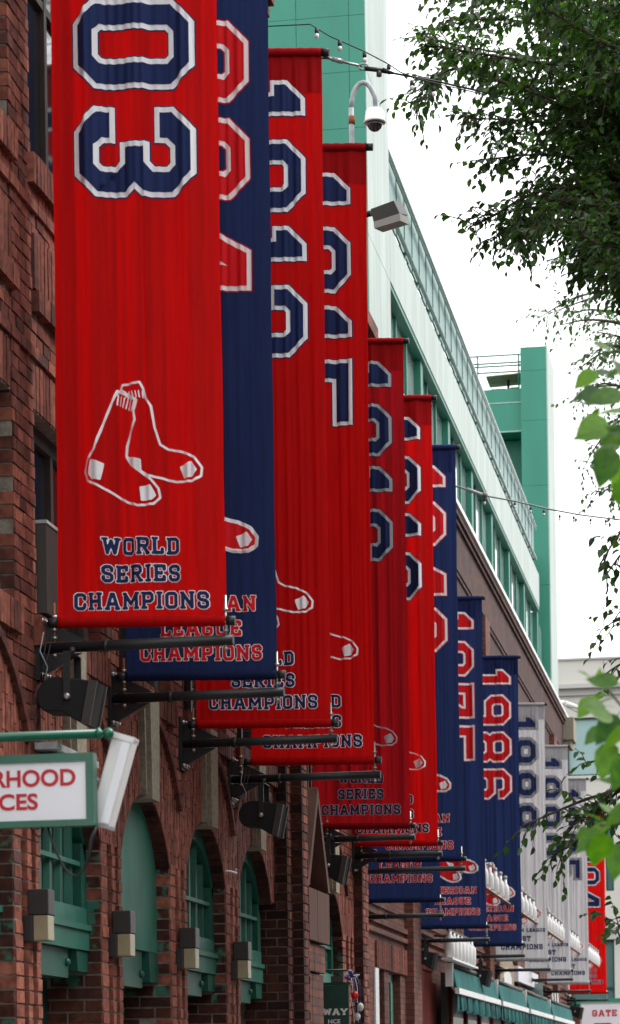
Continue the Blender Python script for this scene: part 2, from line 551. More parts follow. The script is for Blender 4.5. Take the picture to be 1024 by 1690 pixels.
# ------------------------------------------------------------------ near brick building (street front on X = -4.2)
XW = -4.2
PITCH = 2.11
PW = 0.57                                   # pier width along the street
P0 = 17.10 - 4 * PITCH                      # left edge of the first pier
def pier(k): return P0 + k * PITCH          # k = 3 is the pier beside the sign, k = 4 the next one ...
NB = thing('brick_building', 'dark red brick front with arched green windows and soldier brick arches behind the near banners', 'building', (XW, 22.0, 0))
NBL = (XW, 22.0, 0)
ROW = 0.0815
JOINT = 0.011
ZS, RISE = 3.17, 0.47                       # arch springing and rise
ZCAP = 11.55
Y_A, Y_B = 8.0, 23.62                       # first wall plane; a stepped pier follows at Y_B
XM = -4.4                                   # wall plane beyond the stepped pier
Y_END = 30.3
ZM = 9.95                                   # the second plane ends lower
pieces, runs = [], []                       # (x0,x1,y0,y1,z0,z1, material kind, tint)
def brick(x0, x1, y0, y1, z0, z1, kind='brick', tint=None):
    if y1 - y0 < 0.012 or z1 - z0 < 0.012: return
    t = rnd() if tint is None else tint
    pieces.append((x0, x1, y0, y1, z0, z1, kind, t))
def cut(iv, holes):
    out = [iv]
    for a, b in holes:
        nx = []
        for p, q in out:
            if b <= p or a >= q: nx.append((p, q)); continue
            if a > p: nx.append((p, a))
            if b < q: nx.append((b, q))
        out = nx
    return out
def course(X, ya, yb, z, holes, i, h=ROW, stretch=0.155, deep=0.09, out=0.0):
    """one course of stretcher bricks between ya and yb, without the openings"""
    y = ya - (0.5 * stretch if i % 2 else 0.0) - 0.07 * (i % 3)
    while y < yb:
        L = stretch * uni(.92, 1.08) if rnd() > 0.15 else stretch * 0.6
        for p, q in cut((max(y, ya), min(y + L - JOINT, yb)), holes):
            j = uni(-0.004, 0.004) + out
            brick(X - deep, X + j, p, q, z, z + h - JOINT)
        y += L
def arch_z(y, yc, half, zs=ZS, rise=RISE):
    R = (half * half + rise * rise) / (2 * rise)
    d = y - yc
    if abs(d) >= half: return zs
    return zs + rise - R + math.sqrt(max(0, R * R - d * d))
OPEN_HALF = (PITCH - PW) / 2
arches = [pier(k) + PW + OPEN_HALF for k in range(0, 7)]        # arch centres Y (first plane)
arches = [a for a in arches if a < Y_B]
HOOD_HALF, HOOD_ZS, HOOD_RISE = PITCH / 2 - 0.03, 3.62, 0.60
WIN_Z = [(4.42, 5.66), (7.20, 9.60)]
def window_holes(z0, z1, centres, half):
    hs = []
    for a, b in WIN_Z:
        if z1 > a and z0 < b: hs += [(c - half, c + half) for c in centres]
    return hs
WH = OPEN_HALF + .05                         # the upper windows are a little wider than the arches
wins = [a + .05 for a in arches]
mortar = MB()
def wall_band(X, ya, yb, centres, z_from, z_to):
    """plain coursing with the window openings left free"""
    half = WH
    n = int(round((z_to - z_from) / ROW))
    for i in range(n):
        z = z_from + i * ROW
        hs = window_holes(z, z + ROW, centres, half)
        for a, b in WIN_Z:                               # soldier lintel above, row of sill bricks below
            if a - 0.20 < z + ROW * .5 < a or b < z + ROW * .5 < b + 0.30: hs += [(c - half - (0.06 if z < a else 0), c + half + (0.06 if z < a else 0)) for c in centres]
        if 6.24 < z + ROW * .5 < 6.74: hs += [(c - half, c + half) for c in centres]
        course(X, ya, yb, z, hs, i)
# upper wall, first plane
wall_band(XW, Y_A, Y_B, wins, 4.26, ZCAP)
for c in wins:
    for a, b in WIN_Z:
        y = c - WH
        while y < c + WH - 0.03:                  # soldier lintel
            brick(XW - 0.09, XW + uni(-.003, .004), y, y + 0.066, b + 0.004, b + 0.29)
            y += 0.077
        y = c - WH - 0.06
        while y < c + WH + 0.03:                  # sill of bricks on edge, standing proud
            brick(XW - 0.12, XW + 0.042 + uni(-.003, .003), y, y + 0.066, a - 0.19, a - 0.006, tint=uni(0, .35))
            y += 0.077
    y = c - WH + 0.005                            # proud panel of standing bricks with a ledge course below
    while y < c + WH - 0.05:
        brick(XW - 0.09, XW + 0.022 + uni(-.004, .004), y, y + 0.066, 6.39, 6.73)
        y += 0.077
    y = c - WH + 0.005
    while y < c + WH - 0.05:
        brick(XW - 0.09, XW + 0.045 + uni(-.003, .003), y, y + 0.13, 6.25, 6.38, tint=uni(0, .3))
        y += 0.141
for z, o_ in ((5.965, 0.018), (6.855, 0.020), (10.6, 0.04), (10.7, 0.07), (11.2, 0.05), (11.3, 0.09), (11.4, 0.12)):   # string courses
    y = Y_A
    while y < Y_B:
        brick(XW - 0.02, XW + o_ + uni(-.002, .002), y, y + 0.196, z, z + 0.068, tint=uni(0, .5))
        y += 0.207
# arch zone: standing bricks between the arch and its hood, spandrels, keystones
vous = MB()
def arch_zone(X, ya, yb, centres):
    y = ya
    W1 = 0.050
    while y < yb:
        ym = y + W1 / 2
        c = min(centres, key=lambda q: abs(q - ym))
        d = abs(ym - c)
        lo = arch_z(ym, c, OPEN_HALF) if d < OPEN_HALF else ZS + 0.02
        hi = arch_z(ym, c, HOOD_HALF, HOOD_ZS, HOOD_RISE) if d < HOOD_HALF else HOOD_ZS
        if d > 0.15 or lo > 4.3:
            z = lo + 0.002
            k = 0
            st0 = .06 + .14 * (int(y * 20) % 2) + uni(0, .05)
            while z < hi - 0.02:
                L = min(st0 if k == 0 else 0.215, hi - z)
                if k == 0 and d < OPEN_HALF:
                    za, zb = arch_z(y, c, OPEN_HALF) + .002, arch_z(y + W1, c, OPEN_HALF) + .002
                    top = max(z + L, za + .02, zb + .02) - .007
                    x1 = X + uni(-.002, .002)
                    vous.hull8([(X - .1, y, za), (x1, y, za), (x1, y + W1, zb), (X - .1, y + W1, zb), (X - .1, y, top), (x1, y, top), (x1, y + W1, top), (X - .1, y + W1, top)], 'brick_run', uni(.2, .75))
                    z = top + .007
                else:
                    brick(X - 0.10, X + uni(-.003, .003), y, y + W1, z, z + L - 0.007, tint=uni(.2, .75))
                    z += L
                k += 1
        y += W1 + 0.009
    n = int((4.26 - HOOD_ZS) / ROW) + 1
    for i in range(n):                                   # spandrel coursing above the hood
        z = HOOD_ZS + i * ROW
        holes = []
        for c in centres:
            top = HOOD_ZS + HOOD_RISE
            if z < top:
                R = (HOOD_HALF ** 2 + HOOD_RISE ** 2) / (2 * HOOD_RISE)
                cz = top - R
                hw = math.sqrt(max(0, R * R - (z + 0.03 - cz) ** 2)) + 0.03
                holes.append((c - hw, c + hw))
        course(X, ya, yb, z, holes, i)
arch_zone(XW, Y_A, Y_B, arches)
# piers below the springing: three brick columns with two chases between them
def pier_stack(X, y0, z_lo, z_hi, wd=PW, jam=True, xin=None):
    n = int(round((z_hi - z_lo) / ROW))
    for i in range(n):
        z = z_lo + i * ROW
        s = uni(-.004, .004)
        for a, b in ((0.0, .165), (.285, .375), (.475, .57)):
            brick(X - 0.12, X + uni(-.004, .004), y0 + a * wd / .57, y0 + b * wd / .57, z, z + ROW - JOINT, 'brick', uni(.3, .85))
        for a, b in ((.17, .28), (.38, .47)):
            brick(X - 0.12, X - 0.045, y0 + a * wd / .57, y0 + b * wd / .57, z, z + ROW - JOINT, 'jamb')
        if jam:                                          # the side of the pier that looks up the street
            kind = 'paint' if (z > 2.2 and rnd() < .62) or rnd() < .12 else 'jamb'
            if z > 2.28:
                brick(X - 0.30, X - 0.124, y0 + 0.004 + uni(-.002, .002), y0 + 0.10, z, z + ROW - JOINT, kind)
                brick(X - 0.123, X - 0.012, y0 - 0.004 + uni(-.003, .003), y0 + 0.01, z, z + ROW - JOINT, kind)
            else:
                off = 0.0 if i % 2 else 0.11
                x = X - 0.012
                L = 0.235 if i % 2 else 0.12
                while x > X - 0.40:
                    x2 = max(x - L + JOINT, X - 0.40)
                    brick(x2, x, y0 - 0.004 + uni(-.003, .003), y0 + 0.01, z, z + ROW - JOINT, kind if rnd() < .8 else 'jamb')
                    x -= L; L = 0.235
for k in range(0, 7):
    if pier(k) + PW < Y_B + .4: pier_stack(XW, pier(k), 0.12, ZS + 0.02)
# mortar body behind the bricks, with the openings left open (butted boxes)
XB = XW - 0.013
def body(X, ya, yb, centres, z0, z1, openings, mname='mortar', back=0.42):
    zs = sorted({z0, z1} | {z for o in openings for z in o if z0 < z < z1})
    for a, b in zip(zs[:-1], zs[1:]):
        hs = [(c - WH - .007, c + WH + .007) for c in centres] if any(p <= a + 1e-6 and b <= q + 1e-6 for p, q in openings) else []
        for p, q in cut((ya, yb), hs): mortar.box(X - back, X, p, q, a, b, mname)
body(XB, Y_A, Y_B, wins, 4.24, ZCAP, WIN_Z)
for k in range(0, 7):
    if pier(k) + PW < Y_B + .4: mortar.box(XB - 0.42, XB - 0.05, pier(k) + 0.002, pier(k) + PW - 0.006, 0.12, ZS + 0.02, 'mortar')
    if pier(k) + PW < Y_B + .4:
        for a, b in ((0.004, .16), (.29, .37), (.48, .565)): mortar.box(XB - 0.049, XB + .006, pier(k) + a, pier(k) + b, 0.12, ZS + 0.02, 'mortar')
def arch_body(X, c, ya, yb):
    """mortar with the arch cut out of it, as strips between arch curve and the wall above"""
    n = 24
    ys = [c - OPEN_HALF + 2 * OPEN_HALF * i / n for i in range(n + 1)]
    for p, q in zip(ys[:-1], ys[1:]):
        za, zb = arch_z(p, c, OPEN_HALF - 1e-4), arch_z(q, c, OPEN_HALF - 1e-4)
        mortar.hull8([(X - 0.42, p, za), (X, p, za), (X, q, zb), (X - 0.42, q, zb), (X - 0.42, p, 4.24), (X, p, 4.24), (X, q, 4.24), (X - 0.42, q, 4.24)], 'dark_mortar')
    mortar.box(X - 0.42, X, ya, c - OPEN_HALF, ZS + 0.02, 4.24, 'mortar')
    mortar.box(X - 0.42, X, c + OPEN_HALF, yb, ZS + 0.02, 4.24, 'mortar')
for c in arches: arch_body(XB, c, c - PITCH / 2, min(c + PITCH / 2, Y_B))
# under side of each arch: bricks laid round the curve, with its shade put into their colour
def soffit(X, c):
    n = 26
    R = (OPEN_HALF ** 2 + RISE ** 2) / (2 * RISE)
    cz = ZS + RISE - R
    a0 = math.asin(OPEN_HALF / R)
    for i in range(n):
        a, b = -a0 + 2 * a0 * i / n + .004, -a0 + 2 * a0 * (i + 1) / n - .004
        pts = []
        for zz in (R - 0.008, R + 0.05):
            for x, an in ((X - 0.16, a), (X - 0.006, a), (X - 0.006, b), (X - 0.16, b)):
                pts.append((x, c + zz * math.sin(an), cz + zz * math.cos(an)))
        soff.hull8(pts, 'brick_shaded', rnd())
soff = MB()
for c in arches: soffit(XW, c)

# stepped pier beyond the fourth arch, then the second plane
for j, (xa, y0, y1) in enumerate(((-4.09, Y_B, Y_B + .25), (-3.99, Y_B + .25, Y_B + .58))):
    xl = -4.5
    for i in range(int((8.6 - 0.12) / ROW)):
        z = 0.12 + i * ROW
        x = xa
        first = True
        while x > xl:
            L = (0.105 if i % 2 else 0.205) if first else 0.205
            x2 = max(x - L + JOINT, xl)
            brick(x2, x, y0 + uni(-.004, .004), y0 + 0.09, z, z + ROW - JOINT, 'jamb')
            x -= L; first = False
        y = y0 + 0.095
        while y < y1 - .02:
            brick(xa - 0.09, xa + uni(-.004, .004), y, min(y + 0.19, y1), z, z + ROW - JOINT)
            y += 0.205
    mortar.box(-4.6, xa - 0.012, y0 + 0.012, y1 - 0.002, 0.12, 8.6, 'mortar')
    mortar.box(-4.6, xa + 0.03, y0 - 0.02, y1 + 0.02, 8.6, 8.72, 'limestone')
# second plane with one arched bay and plain wall above
YM0 = Y_B + .58
arch2 = [28.15]
Z2 = 4.26
for i in range(int((ZM - Z2) / ROW)):
    z = Z2 + i * ROW
    course(XM, YM0, Y_END, z, window_holes(z, z + ROW, [25.1, 26.9, 28.15], 0.75), i)
body2 = [(YM0, Y_END)]
zs = [Z2 - .02, 4.42, 5.66, 7.20, 9.60, ZM]
for a, b in zip(zs[:-1], zs[1:]):
    hs = [(c - .757, c + .757) for c in (25.1, 26.9, 28.15)] if (a, b) in ((4.42, 5.66), (7.20, 9.60)) else []
    for p, q in cut((YM0, Y_END), hs): mortar.box(XM - 0.42, XM - 0.013, p, q, a, b, 'mortar')
arch_zone(XM, 26.75, 29.78, arch2)
arch_body(XM - 0.013, 28.15, 26.75, 29.78)
soffit(XM, 28.15)
for k, wd_ in ((26.82, .56), (28.93, .85)):
    pier_stack(XM, k, 0.12, ZS + 0.02, wd=wd_)
    mortar.box(XM - 0.43, XM - 0.06, k + .012, k + wd_ - .01, 0.12, ZS + 0.02, 'mortar')
for i in range(int((4.26 - .12) / ROW)):
    z = .12 + i * ROW
    course(XM, YM0 + 1.1, 26.81 if z < 3.19 else 26.74, z, [], i)
mortar.box(XM - 0.42, XM - 0.013, YM0, 26.74, 0.12, 4.24, 'mortar')
# end pier of the near building, standing forward
for i in range(int((ZM - 0.12) / ROW)):
    z = 0.12 + i * ROW
    x = -4.30; first = True
    while x > -4.42:
        L = (0.105 if i % 2 else 0.205) if first else 0.205
        x2 = max(x - L + JOINT, -4.42)
        brick(x2, x, 29.79 + uni(-.004, .004), 29.88, z, z + ROW - JOINT, 'jamb')
        x -= L; first = False
    y = 29.885
    while y < Y_END - .02:
        brick(-4.39, -4.30 + uni(-.004, .004), y, min(y + .19, Y_END), z, z + ROW - JOINT)
        y += .205
mortar.box(-5.4, -4.312, 29.802, Y_END - 0.004, 0.12, ZM, 'mortar')
# roof slab and parapet cap
mortar.box(-16, XW - 0.06, Y_A, Y_B, ZCAP, ZCAP + .02, 'mortar')
cap = MB()
cap.box(XW - .5, XW + .16, Y_A, Y_B + .1, ZCAP + .022, ZCAP + .12, 'brick_far')
cap.box(XM - .5, XM + .20, Y_B + .102, Y_END - .02, ZM + .002, ZM + .10, 'brick_far')
cap.box(XM - .5, XM + .30, Y_B + .102, Y_END + .03, ZM + .102, ZM + .26, 'brick_far')
shift(cap, NBL).build('parapet_cap', NB)
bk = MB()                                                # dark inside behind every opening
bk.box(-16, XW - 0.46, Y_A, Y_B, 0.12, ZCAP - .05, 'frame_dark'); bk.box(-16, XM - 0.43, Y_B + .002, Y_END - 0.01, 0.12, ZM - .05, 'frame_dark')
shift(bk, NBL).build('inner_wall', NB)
shift(mortar, NBL).build('mortar_bed', NB)
shift(soff, NBL).build('arch_underside', NB, kind='stuff')
shift(vous, NBL).build('arch_bricks', NB, kind='stuff')

# the bricks: those that show largest in the photograph one by one, the rest joined
def score(p):
    x0, x1, y0, y1, z0, z1, kind, t = p
    a = proj((x1, y0, z1)); b = proj((x1, y1, z0)); c = proj((x0, y0, z0))
    cx, cy = (a[0] + b[0]) / 2, (a[1] + b[1]) / 2
    if y0 > Y_B: return -1
    if not (-8 < cx < 1024 and -8 < cy < 1698): return -1
    ok = (cx < 90 and cy < 1200) or (cy > 1375 and cx < 300) or (cy > 1500 and cx < 480)
    if not ok: return -1
    wd = (b[0] - a[0]) if kind == 'brick' else (a[0] - c[0])
    if kind == 'jamb' and x1 < -4.23 and y1 - y0 > .08: return -1
    return max(0, wd) * abs(b[1] - a[1]) if wd > 5.5 else -1
order = sorted(range(len(pieces)), key=lambda i: -score(pieces[i]))
single = set(i for i in order[:300] if score(pieces[i]) > 0)
unit = {}
for kd, mn in (('brick', 'brick_piece'), ('jamb', 'brick_piece_shaded'), ('paint', 'brick_piece_shaded_paint')):
    unit[kd] = []
    for q in range(4):                                   # four chipped brick shapes, shared by all
        u = MB()
        e = lambda: uni(0, .035)
        lo = [(-.5, -.5 + e(), -.5 + e()), (.5 - e(), -.5 + e(), -.5 + e()), (.5 - e(), .5 - e(), -.5 + e()), (-.5, .5 - e(), -.5 + e())]
        hi = [(-.5, -.5 + e(), .5 - e()), (.5 - e(), -.5 + e(), .5 - e()), (.5 - e(), .5 - e(), .5 - e()), (-.5, .5 - e(), .5 - e())]
        u.hull8(lo + hi, mn)
        unit[kd].append(u.mesh('brick'))
field = MB()
mk = {'brick': 'brick_run', 'jamb': 'brick_shaded', 'paint': 'brick_shaded_paint'}
for i, (x0, x1, y0, y1, z0, z1, kd, t) in enumerate(pieces):
    if i in single:
        o = bpy.data.objects.new('brick', unit[kd][i % 4]); COL.objects.link(o)
        o.parent = NB
        o.location = ((x0 + x1) / 2 - NBL[0], (y0 + y1) / 2 - NBL[1], (z0 + z1) / 2 - NBL[2])
        o.scale = (x1 - x0, y1 - y0, z1 - z0)
    else:
        field.box(x0, x1, y0, y1, z0, z1, mk[kd], t, skip=('-x', '+y') if y1 < 29.7 else ('-x',))
shift(field, NBL).build('brick_field', NB, kind='stuff')

# hoods and keystones
for X, cs in ((XW, arches), (XM, arch2)):
    for c in cs:
        hood = MB()
        n = 20
        R = (HOOD_HALF ** 2 + HOOD_RISE ** 2) / (2 * HOOD_RISE); cz = HOOD_ZS + HOOD_RISE - R; a0 = math.asin(HOOD_HALF / R)
        for i in range(n):
            a, b = -a0 + 2 * a0 * i / n + .003, -a0 + 2 * a0 * (i + 1) / n - .003
            pts = []
            for rr in (R + .004, R + .062):
                for x, an in ((X - .06, a), (X + .035, a), (X + .035, b), (X - .06, b)): pts.append((x, c + rr * math.sin(an), cz + rr * math.cos(an)))
            hood.hull8(pts, 'brick_run', uni(0, .3))
        shift(hood, NBL).build('hood_mould', NB)
for X, cs in ((XW, arches), (XM, arch2)):
    for c in cs:
        k = MB()
        z0, z1 = ZS + RISE - .045, 4.36
        for (o_, wb, wt, dz) in ((0.075, .115, .15, 0), (0.04, .15, .19, .03)):
            k.hull8([(X - .14, c - wb, z0 + dz), (X + o_, c - wb, z0 + dz), (X + o_, c + wb, z0 + dz), (X - .14, c + wb, z0 + dz),
                     (X - .14, c - wt, z1 - dz), (X + o_, c - wt, z1 - dz), (X + o_, c + wt, z1 - dz), (X - .14, c + wt, z1 - dz)], 'limestone')
        shift(k, NBL).build('keystone', NB)

# arched windows and boards of the ground storey
def arch_fill(mb, X, c, half, zb, mname, thick=0.03, inset=0.0):
    n = 22
    prof = [(c - half, zb), (c + half, zb)]
    for i in range(n + 1):
        y = c + half - 2 * half * i / n
        prof.append((y, arch_z(y, c, OPEN_HALF) - inset - .004))
    mb.prism_x(prof, X - thick, X, mname)
def arched_window(X, c, board):
    H = OPEN_HALF - 0.006
    xf = X - 0.105
    if board:
        b = MB(); arch_fill(b, xf, c, H, 2.55, 'green_board', 0.05)
        shift(b, NBL).build('painted_board', NB)
    else:
        f = MB()
        f.box(xf - .07, xf, c - H, c - H + .11, 2.75, ZS, 'green_paint'); f.box(xf - .07, xf, c + H - .13, c + H, 2.75, ZS, 'green_paint')
        n = 18
        for i in range(n):                               # curved head of the frame
            pts = []
            for dz in (.13, .006):
                for x, y in ((xf - .07, -H + 2 * H * i / n), (xf, -H + 2 * H * i / n), (xf, -H + 2 * H * (i + 1) / n), (xf - .07, -H + 2 * H * (i + 1) / n)):
                    pts.append((x, c + y, max(arch_z(c + y, c, OPEN_HALF) - dz, 2.9)))
            f.hull8(pts, 'green_paint')
        f.box(xf - .07, xf + .005, c - H, c + H, 2.64, 2.75, 'green_paint_pale')
        fo = shift(f, NBL).build('arched_window', NB)
        p = MB(); arch_fill(p, xf - .075, c, H - .1, 2.76, 'green_paint_pale', 0.01, .1)
        shift(p, NBL).build('pane', fo)
        for q in range(5):                               # boards and glazing bars painted over with the panes
            y = c - H + .11 + (2 * H - .24) * (q + .5) / 5
            b = MB()
            b.hull8([(xf - .068, y - .075, 2.75), (xf - .035, y - .03, 2.75), (xf - .035, y + .045, 2.75), (xf - .068, y + .075, 2.75)] +
                    [(xf - .068, y - .045, arch_z(y, c, OPEN_HALF) - .13), (xf - .03, y - .015, arch_z(y, c, OPEN_HALF) - .13), (xf - .03, y + .02, arch_z(y, c, OPEN_HALF) - .13), (xf - .068, y + .05, arch_z(y, c, OPEN_HALF) - .13)], 'green_paint')
            shift(b, NBL).build('glazing_bar', fo)
        b = MB(); b.box(xf - .03, xf - .004, c - H + .112, c + H - .132, 3.02, 3.05, 'green_paint_pale')
        shift(b, NBL).build('glazing_bar', fo)
        s = MB(); s.box(xf - .08, xf + .035, c - H, c + H, 2.60, 2.638, 'green_paint_pale'); s.box(xf - .08, xf + .018, c - H, c + H, 2.47, 2.598, 'green_paint_pale')
        shift(s, NBL).build('window_sill', fo)
    bx = MB(); bx.box(X - .33, X - .125, c - H, c + H - .42, 2.28, 2.545 if board else 2.465, 'green_paint')
    bo = shift(bx, NBL).build('beam_box', NB)
    t = MB(); t.lathe((X - .125, c + H - .47, 2.38), [(.026, 0), (.026, .014), (.012, .026)], 'green_paint', 8, 'x')
    shift(t, NBL).build('bolt', bo)
    cb = MB()
    cb.prism_x([(c + H - .30, 2.545 if board else 2.465), (c + H - .27, 2.33), (c + H, 2.33), (c + H, 2.545 if board else 2.465)], X - .33, X - .10, 'green_paint')
    shift(cb, NBL).build('corbel', NB)
    d = MB(); d.box(X - .415, X - .38, c - H, c + H, .12, 2.28, 'green_dark')
    shift(d, NBL).build('door', NB)
for i, c in enumerate(arches): arched_window(XW, c, board=(i == len(arches) - 3))
arched_window(XM, 28.15, False)

# upper windows
def upper_window(X, c, a, b, half):
    f = MB(); x0 = X - .11
    for ya, yb in ((c - half, c - half + .055), (c + half - .055, c + half), (c - .03, c + .03)): f.box(x0 - .06, x0, ya, yb, a, b, 'frame_dark')
    f.box(x0 - .061, x0 + .002, c - half, c + half, a, a + .06, 'frame_dark'); f.box(x0 - .061, x0 + .002, c - half, c + half, b - .10, b, 'frame_dark')
    f.box(x0 - .055, x0 - .004, c - half + .055, c + half - .055, (a + b) / 2 - .025, (a + b) / 2 + .025, 'frame_dark')
    fo = shift(f, NBL).build('window', NB)
    for ya, yb in ((c - half + .056, c - .031), (c + .031, c + half - .056)):
        p = MB(); p.box(x0 - .045, x0 - .035, ya, yb, a + .061, b - .101, 'glass_dark')
        shift(p, NBL).build('pane', fo)
for c in wins:
    for a, b in WIN_Z: upper_window(XW, c, a, b, WH - .004)
for c in (25.1, 26.9, 28.15):
    for a, b in WIN_Z: upper_window(XM, c, a, b, .75)

# gabled stone portal between the stepped pier and the fourth arch
PT = MB()
px0, px1, py0, py1 = -4.38, -4.05, 24.26, 25.36
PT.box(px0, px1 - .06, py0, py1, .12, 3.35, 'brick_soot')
GP = thing('gabled_portal', 'small steep gabled brick portal with shingled roof beside the dark stepped pier', 'portal', (px1, (py0 + py1) / 2, .12))
GL = tuple(GP.location)
shift(PT, GL).build('portal_body', GP)
for z0, z1, o_, mn in ((2.9, 3.38, .04, 'timber_red'), (2.62, 2.88, .0, 'brick_far'), (2.02, 2.6, -.02, 'brick_far'), (1.72, 2.0, .02, 'timber_red')):
    for y0, y1 in ((py0 - o_, py0 + .42), (py0 + .44, py1 + o_)):
        t = MB(); t.box(px1 - .05, px1 + o_ + .02, y0, y1, z0, z1, mn); shift(t, GL).build('timber_panel', GP)
zr, ze = 4.28, 3.42
for s, y in ((-1, py0 - .1), (1, py1 + .1)):
    ym = (py0 + py1) / 2
    n = 14
    for i in range(n):                                   # courses of shingles
        a, b = i / n, (i + 1.15) / n
        ya, yb = y + (ym - y) * a, y + (ym - y) * min(b, 1)
        za, zb = ze + (zr - ze) * a, ze + (zr - ze) * min(b, 1)
        rf = MB(); rf.hull8([(px0 - .0, ya, za + .02), (px1 + .02, ya, za + .02), (px1 + .02, yb, zb - .012), (px0, yb, zb - .012), (px0, ya, za + .045), (px1 + .02, ya, za + .045), (px1 + .02, yb, zb), (px0, yb, zb)], 'shingle_grey'); shift(rf, GL).build('shingle', GP)

gb = MB()
ym = (py0 + py1) / 2
gb.prism_x([(py0 - .02, 3.40), (py1 + .02, 3.40), (ym, 4.22)], px0 + .01, px1 - .12, 'timber_red')
for s in (-1, 1):
    e = py0 - .12 if s < 0 else py1 + .12
    gb.hull8([(px1 - .10, e, 3.40), (px1 + .06, e, 3.40), (px1 + .06, e - s * .12, 3.40), (px1 - .10, e - s * .12, 3.40), (px1 - .10, ym + s * .001, 4.36), (px1 + .06, ym + s * .001, 4.36), (px1 + .06, ym + s * .001, 4.22), (px1 - .10, ym + s * .001, 4.22)], 'timber_red')
shift(gb, GL).build('gable', GP)
for z0, z1 in ((1.12, 1.62), (.4, 1.05)):
    t = MB(); t.box(px1 - .03, px1 + .012, py0 + .05, py1 - .05, z0, z1, 'frame_dark')
    fo = shift(t, GL).build('window', GP)
    for q in range(3):
        u = MB(); y0 = py0 + .08 + q * .32
        u.box(px1 + .004, px1 + .016, y0, y0 + .29, z0 + .05, z1 - .05, 'glass_teal'); shift(u, GL).build('pane', fo)

# grey cabinet in the lower window, the four wall lamps
cb = MB(); q = on_x(57, 1003, XW)
cb.box(XW - .14, XW + .055, 15.60, 16.02, 4.44, 4.98, 'grey_metal'); cb.box(XW - .145, XW + .062, 15.594, 16.026, 4.98, 5.0, 'galvanised')
tag(shift(cb, (XW, 15.8, 4.44)).build('metal_cabinet', loc=(XW, 15.8, 4.44)), 'grey brown metal cabinet standing in the lower window behind the first banner', 'cabinet')
lampL = ['box wall lamp on the leftmost brick pier under the white sign', 'box wall lamp on the pier just left of the flat green arched board', 'box wall lamp between the flat green board and the next arched window', 'box wall lamp farthest along the brick front, beside the last near arched window']
for k in range(4):
    yl = pier(3 + k) + .33
    L = thing('wall_lamp', lampL[k], 'wall lamp', (XW, yl, 2.44), 'brown and cream box lamps on the brick piers')
    for nm, prm in (('lamp_hood', (.004, .13, -.075, .075, .158, .31, 'lamp_brown')), ('back_plate', (-.03, .034, -.08, .08, 0.0, .157, 'lamp_brown')), ('lamp_lens', (.035, .126, -.07, .07, .006, .156, 'lamp_lens'))):
        b = MB(); b.box(*prm)
        o = b.build(nm, L)
        bv = o.modifiers.new('edge', 'BEVEL'); bv.width = .006; bv.segments = 2
# ------------------------------------------------------------------ lettering
GW, GH, GV, GB, GC, GI = .475, .70, .12, .10, .12, .04
def octo(x0, y0, x1, y1, c): return [(x0 + c, y0), (x1 - c, y0), (x1, y0 + c), (x1, y1 - c), (x1 - c, y1), (x0 + c, y1), (x0, y1 - c), (x0, y0 + c)]
def hole(x0, y0, x1, y1, c): return octo(x0, y0, x1, y1, c)[::-1]
W_, H_, v_, b_, c_, i_ = GW, GH, GV, GB, GC, GI
SIX = ([(c_, 0), (W_ - c_, 0), (W_, c_), (W_, .31), (W_ - .09, .41), (v_, .41), (v_, H_ - b_ - i_), (v_ + i_, H_ - b_), (W_ - v_ - i_, H_ - b_), (W_ - v_, H_ - b_ - i_), (W_ - v_, H_ - .19), (W_, H_ - .19), (W_, H_ - c_), (W_ - c_, H_), (c_, H_), (0, H_ - c_), (0, c_)],
       hole(v_, b_, W_ - v_, .31, i_))
